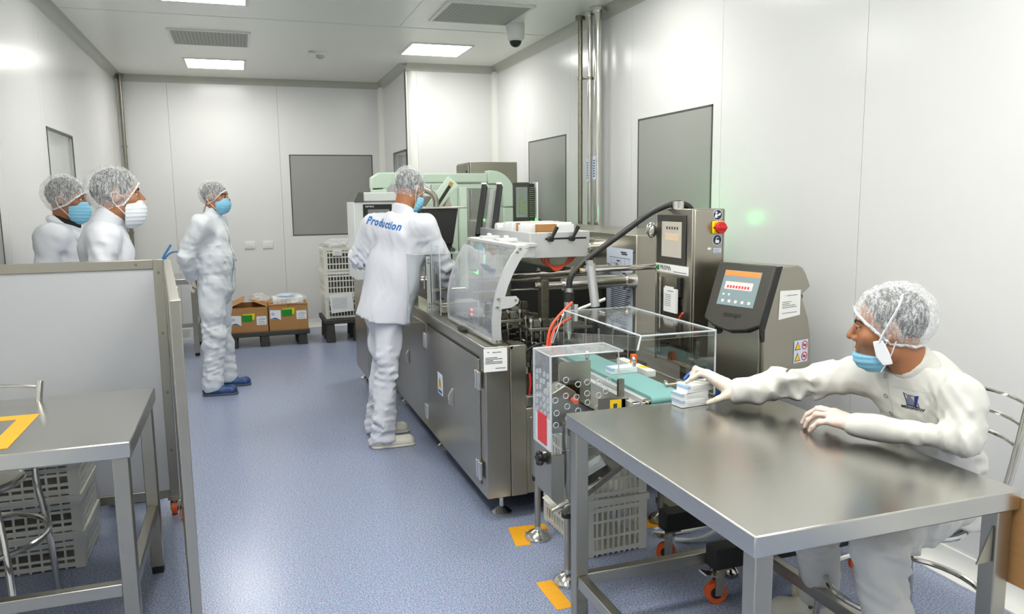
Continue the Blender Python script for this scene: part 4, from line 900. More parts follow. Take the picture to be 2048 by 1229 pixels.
kn = part('star_knob', MB().cyl((RX0-.008, 2.85, .555), (RX0, 2.85, .555), .008), 'chrome', CV)
for a in range(5): part('knob_lobe', MB().ball((RX0-.02, 2.85+.02*math.cos(a*PI*.4), .535+.02*math.sin(a*PI*.4)), (.012, .012, .012)), 'black_plastic', kn)
part('knob_core', MB().cyl((RX0-.03, 2.85, .535), (RX0, 2.85, .535), .017), 'black_plastic', kn)
for x, z in ((1.12, .345),): part('hinge_pin', MB().cyl((x-.02, RY0-.004, z), (x+.05, RY0-.004, z+.03), .009), 'chrome', ch)

# ------------------------------------------------------------------ small medicine boxes
def med_box(label, c, size, rz, group, tilt=None):
    t = thing('medicine_box', label, 'box', c, group); t.rotation_euler = (tilt[0], tilt[1], rz) if tilt else (0, 0, rz)
    w, d, h = size; part('carton', MB().box(-w/2, w/2, -d/2, d/2, 0, h), 'box_white', t, .0012, local=True)
    part('blue_band', MB().box(-w/2-.0004, -w/2+.014, -d/2-.0004, d/2+.0004, h*.55, h+.0004), 'box_blue', t, smooth=False, local=True)
    part('printed_lines', ruled(MB(), (-w*.28, -d/2-.0002, h*.25), (1, 0, 0), (0, 0, 1), [(0, w*.6, 0), (0, w*.45, .006)], .0015), 'cove_grey', t, smooth=False, local=True)
    return t
BS = (.125, .062, .026)
for i, (dx, dy, a) in enumerate(((0, 0, .12), (-.002, .002, .10), (.022, .004, .16))):
    med_box(['bottom small white medicine box of the stack under the gloved hand', 'middle small white medicine box of the stack under the gloved hand', 'top small white medicine box held by the gloved hand'][i], (1.555+dx, 2.499+dy, TZ+.0008+i*.0265), BS, a, 'stacked medicine boxes')
med_box('single small white medicine box riding on the teal belt', (1.53, 3.02, BZ+.0008), BS, .03, 'boxes on the line')
tl_ = -math.atan2(.18, .305)
med_box('white blue medicine box lower in the reject chute', (1.235, 2.86, .408), (.12, .06, .03), .5, 'rejected medicine boxes', (0, tl_))
med_box('white blue medicine box upper in the reject chute', (1.32, 2.85, .458), (.11, .06, .03), -.25, 'rejected medicine boxes', (0, tl_))

# ================================================================== vision inspection column
PR = thing('inspection_column', 'tall stainless inspection column with touch screen and red yellow switch', 'control panel', (2.04, 3.3, 0))
PX0, PX1, PY0, PY1 = 1.952, 2.128, 3.15, 3.483
bx('body', 'steel', PR, PX0+.012, PX1, PY0, PY1, .76, 1.516, .006)
bx('left_cheek', 'steel', PR, PX0, PX0+.012, PY0, PY0+.022, .76, 1.516, .003); bx('left_cheek', 'steel', PR, PX0, PX0+.012, PY1-.012, PY1, .76, 1.516, .002)
bx('head_plate', 'steel', PR, PX0+.002, PX0+.012, PY0+.022, PY1-.012, 1.20, 1.514)
bz = bx('screen_bezel', 'dark_plastic', PR, PX0-.003, PX0+.002, PY0+.05, PY1-.015, 1.25, 1.487, .002)
s = bx('screen', 'screen_grey', bz, PX0-.0045, PX0-.003, PY0+.085, PY1-.065, 1.285, 1.455)
part('screen_window', MB().box(PX0-.0055, PX0-.0046, PY0+.11, PY1-.10, 1.365, 1.40), 'screen_tan', s, smooth=False)
for k in range(5): bx('screen_icon', 'ink', s, PX0-.0055, PX0-.0046, PY0+.115+k*.024, PY0+.128+k*.024, 1.418, 1.431)
bp = bx('brand_plate', 'paper', PR, PX0-.004, PX0+.002, PY0+.022, PY1-.005, 1.207, 1.247, .001)
text('brand_name', 'PRISMA', .032, 'ink', bp, (PX0-.0042, PY1-.105, 1.229), (0, -1, 0), (0, 0, 1)); bx('brand_mark', 'green_label', bp, PX0-.0055, PX0-.0042, PY1-.045, PY1-.028, 1.215, 1.240)
part('small_print', ruled(MB(), (PX0-.0042, PY1-.18, 1.215), (0, -1, 0), (0, 0, 1), [(0, .12, 0)], .003), 'ink', bp, smooth=False)
bx('recess', 'steel_dark', PR, PX0+.008, PX0+.0125, PY0+.022, PY1-.012, .77, 1.2)
bx('connector', 'black_plastic', PR, PX0-.006, PX0+.008, PY0+.09, PY0+.12, 1.10, 1.19, .003); cy('recess_rod', 'chrome', PR, (PX0, PY1-.05, .8), (PX0, PY1-.05, 1.18), .006); bx('valve_block', 'iron_dark', PR, PX0-.006, PX0+.008, PY0+.08, PY1-.03, .86, .98, .004)
tb('red_tube', 'orange_tube', PR, [(PX0-.002, PY0+.10, .98), (PX0-.015, PY0+.075, 1.0), (PX0-.012, PY0+.05, 1.03)], .005)
no = bx('note_pad', 'paper', PR, PX0-.02, PX0-.008, PY0+.10, PY0+.215, 1.02, 1.135, smooth=False, label='small white paper note pad'); part('printed_lines', ruled(MB(), (PX0-.0202, PY0+.205, 1.05), (0, -1, 0), (0, 0, 1), [(0, .06, k*.009) for k in range(7)]+[(.03, .08, .072)], .002), 'ink', no, smooth=False)
bx('loose_sheet', 'paper', no, PX0-.022, PX0-.02, PY0+.12, PY0+.20, 1.125, 1.145, smooth=False)
fy = PY0-.001
def disc_sign(z, kind):
    d = part('round_sign', MB().cyl((2.085, fy, z), (2.085, fy-.0015, z), .025, n=28), 'paper', PR); part('blue_disc', MB().cyl((2.085, fy-.0015, z), (2.085, fy-.0022, z), .0225, n=28), 'navy', d)
    m = MB(); y = fy-.0022
    if kind == 'read':
        m.cyl((2.077, y, z+.011), (2.077, y-.0006, z+.011), .0055, n=14); m.prism([(2.068, z-.012), (2.082, z-.014), (2.084, z+.002), (2.072, z+.004)], y-.0006, y, u=(1, 0, 0), v=(0, 0, 1), w=(0, 1, 0)); m.prism([(2.084, z-.006), (2.098, z-.002), (2.102, z+.010), (2.087, z+.004)], y-.0006, y, u=(1, 0, 0), v=(0, 0, 1), w=(0, 1, 0))
    else:
        m.box(2.075, 2.095, y-.0006, y, z-.014, z); m.tube([(2.079, y-.0004, z+.0), (2.079, y-.0004, z+.009), (2.085, y-.0004, z+.014), (2.092, y-.0004, z+.009)], .002, 5)
    part('pictogram', m, 'paper', d, smooth=False)
disc_sign(1.488, 'read'); disc_sign(1.372, 'lock')
sw = bx('main_switch', 'yellow', PR, 2.053, 2.113, PY0-.016, PY0, 1.40, 1.46, .006)
part('rotary_knob', MB().cyl((2.087, PY0-.016, 1.43), (2.087, PY0-.038, 1.43), .027, n=24), 'red', sw, .003); part('knob_grip', MB().box(2.064, 2.110, PY0-.048, PY0-.037, 1.423, 1.437), 'red', sw, .003)
part('padlock_hole', MB().cyl((2.058, PY0-.017, 1.43), (2.058, PY0-.0155, 1.43), .004), 'black_plastic', sw)
k = bx('type_label', 'paper_blue', PR, 2.065, 2.108, fy-.001, fy, 1.312, 1.334, smooth=False); part('printed_lines', ruled(MB(), (2.067, fy-.0012, 1.315), (1, 0, 0), (0, 0, 1), [(0, .036, 0), (0, .03, .006), (0, .036, .012)], .0016), 'ink_blue', k, smooth=False)
k = bx('small_label', 'paper', PR, 2.035, 2.053, fy-.001, fy, 1.328, 1.338, smooth=False)
bx('door_joint', 'black_interior', PR, PX1-.012, PX1-.010, PY0-.0006, PY0+.001, .77, 1.51)
part('cable_gland', MB().cyl((2.0, 3.36, 1.516), (2.0, 3.36, 1.546), .032, n=18).cyl((2.0, 3.36, 1.546), (2.0, 3.36, 1.552), .028, n=18), 'chrome', PR)
part('side_knob', MB().ball((PX0-.02, PY1+.01, 1.41), (.03, .03, .04)), 'chrome', PR)
part('pedestal', MB().box(2.02, 2.08, 3.29, 3.35, .02, .76), 'steel', PR, .003); part('pedestal_base', MB().box(1.95, 2.16, 3.2, 3.45, .0, .03), 'steel_dark', PR, .003)
ar = part('support_arm', MB().cyl((1.53, 3.47, 1.226), (PX0+.012, 3.47, 1.228), .0145), 'chrome', PR); part('arm_end', MB().cyl((1.525, 3.47, 1.226), (1.535, 3.47, 1.226), .0155), 'brass', ar)
ps = part('clamp_post', MB().cyl((1.575, 3.445, 1.262), (1.603, 3.445, 1.05), .0225, n=20), 'alu', PR); part('post_cap', MB().cyl((1.573, 3.445, 1.278), (1.575, 3.445, 1.255), .025, n=20), 'chrome', ps)
cy('sensor_rod', 'chrome', PR, (1.45, 3.50, 1.005), (1.65, 3.43, 1.085), .009)
sn = part('laser_sensor', MB().cyl((1.478, 3.48, .93), (1.478, 3.48, 1.075), .023, n=20), 'chrome', PR); part('sensor_collar', MB().cyl((1.478, 3.48, 1.075), (1.480, 3.48, 1.122), .025, n=20), 'black_plastic', sn); part('sensor_gland', MB().cyl((1.480, 3.48, 1.122), (1.480, 3.48, 1.142), .018, n=12), 'chrome', sn); part('sensor_tip', MB().cyl((1.478, 3.48, .93), (1.478, 3.48, .89), .02, .006), 'chrome', sn); part('clamp_screw', MB().cyl((1.51, 3.47, 1.06), (1.51, 3.47, .98), .012), 'alu', sn)
tb('thick_hose', 'hose_black', PR, [(1.480, 3.48, 1.14), (1.482, 3.48, 1.18), (1.50, 3.48, 1.215), (1.56, 3.48, 1.268), (1.66, 3.48, 1.335), (1.77, 3.46, 1.41), (1.87, 3.42, 1.49), (1.94, 3.39, 1.528), (2.0, 3.36, 1.545), (2.05, 3.35, 1.53), (2.07, 3.35, 1.51)], .015, 12, smooth=3)
bk = part('signal_lamp', MB().cyl((2.42, 4.2, 1.40), (2.42, 4.2, 1.47), .022), 'led_green', CT, label='green signal lamp'); part('lamp_stem', MB().cyl((2.42, 4.2, 1.372), (2.42, 4.2, 1.40), .024), 'black_plastic', bk)

# ================================================================== ink jet coder on its trolley
VJ = thing('inkjet_coder', 'stainless ink jet coder with black tilted touch screen beside the wall', 'printer', (2.2, 2.85, .72))
ca = math.radians(15); E1 = Vector((math.cos(ca), math.sin(ca), 0)); E2 = Vector((-math.sin(ca), math.cos(ca), 0)); NC = Vector((2.062, 2.75, 0)); UZ = Vector((0, 0, 1))
def vj(d, s, z): return NC+E1*d+E2*s+UZ*z
WV = .305
body = [(.004, .72), (.0, 1.035), (.088, 1.262), (.10, 1.268), (.215, 1.272), (.245, 1.262), (.27, 1.235), (.305, 1.175), (.245, 1.14), (.265, 1.10), (.30, 1.03), (.318, .96), (.325, .85), (.325, .72)]
part('body', MB().prism(body, 0, WV, o=NC, u=E1, v=UZ, w=E2), 'steel', VJ, .003)
fd = part('front_door', MB().prism([(-.012, .725), (-.012, 1.02), (.002, 1.035), (.002, .725)], .015, WV-.004, o=NC, u=E1, v=UZ, w=E2), 'steel', VJ, .004)
lk = part('lock', MB().cyl(vj(-.0125, .235, .985), vj(-.016, .235, .985), .021, n=20), 'black_plastic', fd)
nrm = Vector((-(1.262-1.035), .088))/math.hypot(.227, .088)       # outward (d,z) of the slope
sl = Vector((.088, .227))/math.hypot(.227, .088)
def sp(a, s, o=0): return vj(a*sl.x+nrm.x*o, s, 1.035+a*sl.y+nrm.y*o)
SU, SV, SN = -E2, (E1*sl.x+UZ*sl.y), (E1*nrm.x+UZ*nrm.y)
bz = MB(); rim = []
bzp = [(-.003, -.015), (-.003, .252), (WV+.003, .252), (WV+.003, -.015), (WV*.8, -.045), (WV*.5, -.06), (WV*.2, -.045)]
bz.prism([(s, a) for s, a in bzp], -.012, .03, o=vj(0, 0, 1.035), u=E2, v=SV, w=SN)
bezel = part('screen_bezel', bz, 'dark_plastic', VJ, .008)
part('bezel_side', MB().prism([(-.02, .96), (-.035, 1.02), (.062, 1.275), (.105, 1.275), (.0, 1.01), (.0, .96)], -.006, .0, o=NC, u=E1, v=UZ, w=E2), 'black_plastic', VJ, .002)
scn = part('screen', MB().prism([(.055, .055), (.055, .215), (.255, .215), (.255, .055)], .030, .0315, o=vj(0, 0, 1.035), u=E2, v=SV, w=SN), 'screen_blue', bezel, smooth=False)
def scr(name, m, s0, s1, a0, a1): part(name, MB().prism([(s0, a0), (s0, a1), (s1, a1), (s1, a0)], .0316, .0325, o=vj(0, 0, 1.035), u=E2, v=SV, w=SN), m, scn, smooth=False)
scr('title_bar', 'screen_orange', .058, .252, .190, .213); scr('message_field', 'screen_pink', .085, .235, .128, .163)
for i in range(5): scr('screen_icon', 'paper', .075+i*.036, .088+i*.036, .068, .08)
scr('screen_icon', 'paper', .225, .235, .1, .108); scr('screen_icon', 'paper', .195, .205, .1, .108)
for i in range(8): part('message_text', MB().prism([(.222-i*.016, .134), (.222-i*.016, .146), (.212-i*.016, .146), (.212-i*.016, .134)], .0326, .033, o=vj(0, 0, 1.035), u=E2, v=SV, w=SN), 'red_card', scn, smooth=False)
text('maker_name', 'VIDEOJET', .024, 'black_plastic', bezel, sp(.012, WV/2, .0305), SU, SV)
pn = part('notice', MB().prism([(.09, 1.045), (.235, 1.055), (.235, 1.165), (.095, 1.17)], -.003, -.001, o=NC, u=E1, v=UZ, w=E2), 'paper', VJ, smooth=False, label='white notice sheet on side')
part('printed_lines', ruled(MB(), vj(.11, -.0035, 1.07), E1, UZ, [(0, .1, .0), (0, .1, .024), (0, .09, .032), (0, .05, .04), (0, .06, .048), (.03, .10, .075), (.015, .02, .076)], .002), 'ink', pn, smooth=False)
hz = part('hazard_sheet', MB().prism([(.205, .84), (.302, .84), (.302, .94), (.205, .94)], -.002, -.001, o=NC, u=E1, v=UZ, w=E2), 'paper_blue', VJ, smooth=False, label='sheet of four hazard symbols')
for i, (d, z) in enumerate(((.23, .915), (.23, .865))):
    p = [(d-.02, z-.017), (d+.02, z-.017), (d, z+.02)]; q = [(d-.015, z-.014), (d+.015, z-.014), (d, z+.014)]
    a = part('warning_triangle', MB().prism(p, -.003, -.002, o=NC, u=E1, v=UZ, w=E2), 'ink', hz, smooth=False); part('triangle_fill', MB().prism(q, -.0035, -.003, o=NC, u=E1, v=UZ, w=E2), 'warn_yellow', a, smooth=False)
for i, (d, z) in enumerate(((.278, .915), (.278, .865))):
    c = vj(d, -.002, z); a = part('prohibition_sign', MB().tube([c+E1*(.018*math.cos(t*PI/9))+UZ*(.018*math.sin(t*PI/9)) for t in range(18)], .0022, 5, True).bar(c+E1*-.013+UZ*.013, c+E1*.013+UZ*-.013, .0035, .002), 'red', hz); part('forbidden_symbol', MB().obox(c, (.02, .001, .008), Matrix.Rotation(ca, 3, 'Z')), 'ink', hz)
part('rear_latch', MB().ball(vj(.262, .02, 1.13), (.012, .012, .018)), 'black_plastic', VJ)
bx('blue_tab', 'blue_tube', VJ, 1.995, 2.03, 2.757, 2.765, .74, .75)
TV = thing('coder_trolley', 'black trolley on orange casters under the work table and coder', 'trolley', (2.1, 2.7, 0))
part('top_plate', MB().prism([(.0, 0), (.33, 0), (.33, WV), (.0, WV)], .70, .7185, o=NC, u=E1, v=E2), 'steel', TV, .002)
part('column', MB().obox(NC+E1*.19+E2*.15+UZ*.49, (.1, .1, .42), Matrix((E1, E2, UZ)).transposed()), 'steel', TV, .003)
for y in (2.84, 2.47): bx('base_beam', 'black_plastic', TV, 1.64, 2.44, y-.035, y+.035, .15, .235, .004)
for x in (1.95, 2.36): bx('cross_beam', 'black_plastic', TV, x-.03, x+.03, 2.505, 2.805, .155, .23, .004)
bx('column_foot', 'black_plastic', TV, 2.1, 2.34, 2.62, 2.98, .236, .29, .004)
for x, y, f in ((1.685, 2.84, 2.6), (1.69, 2.47, 2.9), (2.39, 2.84, .5), (2.39, 2.47, 2.8)):
    c = caster(TV, x, y, .15, .043, 'orange', f); part('brake_pedal', MB().obox((x-.055, y, .125), (.06, .05, .006), Matrix.Rotation(.3, 3, 'Y')), 'chrome', c)
tb('power_cable', 'white_plastic', TV, [(1.80, 3.0, .012), (1.9, 2.95, .012), (2.05, 2.98, .05), (2.2, 2.95, .20), (2.22, 2.9, .3)], .009); tb('power_cable', 'white_plastic', TV, [(1.74, 3.1, .01), (1.86, 3.06, .01), (2.02, 3.05, .03), (2.22, 2.98, .15), (2.25, 2.9, .3)], .009)
t = thing('cream_jar', 'small cream plastic jar on the floor behind the table leg', 'jar', (1.99, 2.37, 0))
part('jar_body', MB().lathe([(.028, 0), (.034, .01), (.034, .07), (.028, .085), (.022, .09)], (1.99, 2.37, 0)), 'cream_plastic', t); part('jar_neck', MB().cyl((1.99, 2.37, .088), (1.99, 2.37, .105), .02), 'cream_plastic', t)
# ================================================================== people: smooth-union distance fields meshed with surface nets
def axis_pts(lo, hi, h, fine):
    fs = sorted((max(a, lo), min(b, hi), hf) for a, b, hf in fine if b > lo and a < hi); out = [lo]
    def fill(to, step):
        n = max(1, int(math.ceil((to-out[-1])/step-1e-6)))
        if to-out[-1] > 1e-6: out.extend(list(np.linspace(out[-1], to, n+1)[1:]))
    for a, b, hf in fs:
        if a > out[-1]: fill(a, h)
        if b > out[-1]: fill(b, hf)
    fill(hi, h); return np.array(out, dtype=np.float32)
class SDF:
    def __init__(s, lo, hi, h, fine=()):       # fine: list of (lo3, hi3, step)
        s.ax = [axis_pts(lo[i], hi[i], h, [(f[0][i], f[1][i], f[2]) for f in fine]) for i in range(3)]
        s.D = np.full([len(a) for a in s.ax], .5, dtype=np.float32)
    def block(s, lo, hi):
        sl = []
        for i in range(3):
            a = np.searchsorted(s.ax[i], lo[i]); b = np.searchsorted(s.ax[i], hi[i])
            sl.append(slice(max(0, a-1), min(len(s.ax[i]), b+1)))
        return tuple(sl), [s.ax[i][sl[i]].reshape([-1 if j == i else 1 for j in range(3)]) for i in range(3)]
    def prim(s, p, m):
        if p[0] == 'rc':            # tapered capsule a b ra rb [flatten dir, factor]
            a, b, ra, rb = (np.array(p[1]), np.array(p[2]), p[3], p[4]); R = max(ra, rb)+m
            sl, (X, Y, Z) = s.block(np.minimum(a, b)-R, np.maximum(a, b)+R)
            ba = b-a; q = (X-a[0], Y-a[1], Z-a[2]); L = max(1e-9, ba @ ba); t = np.clip((q[0]*ba[0]+q[1]*ba[1]+q[2]*ba[2])/L, 0, 1)
            q = [q[i]-t*ba[i] for i in range(3)]; sc = 1
            if len(p) > 5:
                n = np.array(p[5]); n = n/np.linalg.norm(n); c = q[0]*n[0]+q[1]*n[1]+q[2]*n[2]; k = 1/p[6]-1; q = [q[i]+c*n[i]*k for i in range(3)]; sc = .5*(1+p[6])
            d = (np.sqrt(q[0]**2+q[1]**2+q[2]**2)-(ra+(rb-ra)*t))*sc
        else:                       # ellipsoid c radii axes(3 vectors)
            c, r = np.array(p[1]), np.array(p[2]); A = np.array(p[3]) if len(p) > 3 else np.eye(3); R = r.max()+m
            sl, (X, Y, Z) = s.block(c-R, c+R); q = (X-c[0], Y-c[1], Z-c[2])
            l = [q[0]*A[i][0]+q[1]*A[i][1]+q[2]*A[i][2] for i in range(3)]
            k0 = np.sqrt(sum((l[i]/r[i])**2 for i in range(3))); k1 = np.sqrt(sum((l[i]/r[i]**2)**2 for i in range(3)))+1e-9
            d = k0*(k0-1)/k1
        return sl, d.astype(np.float32)
    def add(s, p, k=.02):
        sl, d = s.prim(p, k+.06); a = s.D[sl]; h = np.clip(.5+.5*(d-a)/k, 0, 1); s.D[sl] = d*(1-h)+a*h-k*h*(1-h)
    def sub(s, p, k=.008):
        sl, d = s.prim(p, k+.04); a = s.D[sl]; d = -d; h = np.clip(.5-.5*(d-a)/k, 0, 1); s.D[sl] = d*(1-h)+a*h+k*h*(1-h)
    def P(s): return [s.ax[i].reshape([-1 if j == i else 1 for j in range(3)]) for i in range(3)]
    def cut(s, pt, n):              # keeps the side the normal points away from
        X, Y, Z = s.P(); s.D = np.maximum(s.D, ((X-pt[0])*n[0]+(Y-pt[1])*n[1]+(Z-pt[2])*n[2]).astype(np.float32))
    def disp(s, fn):
        X, Y, Z = s.P(); s.D = s.D+fn(X, Y, Z).astype(np.float32)
    def mesh(s):
        D = s.D; S = D < 0; nx, ny, nz = D.shape
        c = np.zeros((nx-1, ny-1, nz-1), np.int8)
        for dx in (0, 1):
            for dy in (0, 1):
                for dz in (0, 1): c += S[dx:nx-1+dx, dy:ny-1+dy, dz:nz-1+dz]
        I = np.argwhere((c > 0) & (c < 8)); idx = -np.ones(c.shape, np.int64); idx[I[:, 0], I[:, 1], I[:, 2]] = np.arange(len(I))
        acc = np.zeros((len(I), 3)); cnt = np.zeros(len(I))
        co = [(0, 0, 0), (1, 0, 0), (0, 1, 0), (1, 1, 0), (0, 0, 1), (1, 0, 1), (0, 1, 1), (1, 1, 1)]
        g = lambda o: (D[I[:, 0]+o[0], I[:, 1]+o[1], I[:, 2]+o[2]], np.stack([s.ax[i][I[:, i]+o[i]] for i in range(3)], 1))
        G = [g(o) for o in co]
        for a in range(8):
            for b in range(a+1, 8):
                if sum(abs(co[a][i]-co[b][i]) for i in range(3)) != 1: continue
                da, pa = G[a]; db, pb = G[b]; m = (da < 0) != (db < 0); t = np.where(m, da/np.where(m, da-db, 1), 0)[:, None]
                acc += np.where(m[:, None], pa+(pb-pa)*t, 0); cnt += m
        V_ = acc/cnt[:, None]; F = []
        for ax in range(3):
            o1, o2 = [(1, 2), (2, 0), (0, 1)][ax]; sh = [slice(None)]*3; sh[ax] = slice(0, -1); A = S[tuple(sh)]; sh[ax] = slice(1, None); B = S[tuple(sh)]
            E = np.argwhere(A != B)
            E = E[(E[:, o1] > 0) & (E[:, o2] > 0) & (E[:, o1] < c.shape[o1]) & (E[:, o2] < c.shape[o2])]
            def cell(d1, d2):
                Q = E.copy(); Q[:, o1] -= d1; Q[:, o2] -= d2; return idx[Q[:, 0], Q[:, 1], Q[:, 2]]
            q = np.stack([cell(1, 1), cell(0, 1), cell(0, 0), cell(1, 0)], 1); fl = ~A[E[:, 0], E[:, 1], E[:, 2]]; q[fl] = q[fl][:, ::-1]; F.append(q)
        return V_, np.concatenate(F)
def smooth_mesh(Vv, F, it=1, w=.5):
    e = np.concatenate([F[:, [0, 1]], F[:, [1, 2]], F[:, [2, 3]], F[:, [3, 0]]]); e = np.concatenate([e, e[:, ::-1]])
    for _ in range(it):
        a = np.zeros_like(Vv); n = np.zeros(len(Vv)); np.add.at(a, e[:, 0], Vv[e[:, 1]]); np.add.at(n, e[:, 0], 1); Vv = Vv*(1-w)+w*a/n[:, None]
    return Vv
def sdf_part(name, S, m, parent, smooth=1, attr=None, label=None):
    Vv, F = S.mesh(); Vv = smooth_mesh(Vv, F, smooth) if smooth else Vv; off = np.array(wloc(parent)); L = Vv-off
    me = bpy.data.meshes.new(name); me.vertices.add(len(L)); me.vertices.foreach_set('co', L.astype(np.float32).ravel())
    me.loops.add(4*len(F)); me.loops.foreach_set('vertex_index', F.astype(np.int32).ravel()); me.polygons.add(len(F)); me.polygons.foreach_set('loop_start', np.arange(0, 4*len(F), 4, dtype=np.int32))
    me.update(calc_edges=True); me.validate(); me.shade_smooth()
    if attr is not None:
        a = me.attributes.new('stubble', 'FLOAT', 'POINT'); a.data.foreach_set('value', attr(Vv).astype(np.float32))
    o = link_mesh(name, me, m, parent)
    if label: o['label'] = label
    return o
def wrinkle(amp, freq, seed, vert=.45):
    r = np.random.RandomState(seed); K = r.normal(size=(6, 3))*freq; K[:, 2] *= vert; K2 = r.normal(size=(6, 3))*freq*.5; ph = r.uniform(0, 6, 12)
    def fn(X, Y, Z):
        v = 0
        for i in range(6): v = v+(1-2*np.abs(np.sin(K[i, 0]*X+K[i, 1]*Y+K[i, 2]*Z+ph[i]+1.2*np.sin(K2[i, 0]*X+K2[i, 1]*Y+K2[i, 2]*Z+ph[i+6]))))
        return -amp*v/2.5
    return fn
def folds(c, axis, amp, wl, rad, ph=0):        # irregular creases fanning around a joint
    c = np.array(c, float); a = np.array(axis, float); a = a/np.linalg.norm(a); r = np.random.RandomState(int(abs(c.sum()*1000)) % 9999)
    K = [(a+r.normal(size=3)*.55)*2*PI/wl*r.uniform(.45, 1.0) for _ in range(4)]; W_ = [r.normal(size=3)*18 for _ in range(4)]; p = r.uniform(0, 6, 4)
    def fn(X, Y, Z):
        q = (X-c[0], Y-c[1], Z-c[2]); r2 = q[0]**2+q[1]**2+q[2]**2; v = 0
        for k, w, f_ in zip(K, W_, p): v = v+(1-2*np.abs(np.sin(.5*(k[0]*q[0]+k[1]*q[1]+k[2]*q[2])+f_+1.1*np.sin(w[0]*q[0]+w[1]*q[1]+w[2]*q[2]))))
        return -amp*v/2.2*np.exp(-r2/rad**2)
    return fn
for nm in ('skin', 'skin_dark'):               # stubble shadow as a property of the skin
    nt = MATS[nm].node_tree; b = nt.nodes['Principled BSDF']; lk_ = b.inputs['Base Color'].links[0]; src = lk_.from_socket
    at = nt.nodes.new('ShaderNodeAttribute'); at.attribute_name = 'stubble'; mx = nt.nodes.new('ShaderNodeMix'); mx.data_type = 'RGBA'; mx.inputs[7].default_value = srgb(98, 72, 56)
    nt.links.new(at.outputs['Fac'], mx.inputs[0]); nt.links.new(src, mx.inputs[6]); nt.links.new(mx.outputs[2], b.inputs['Base Color'])

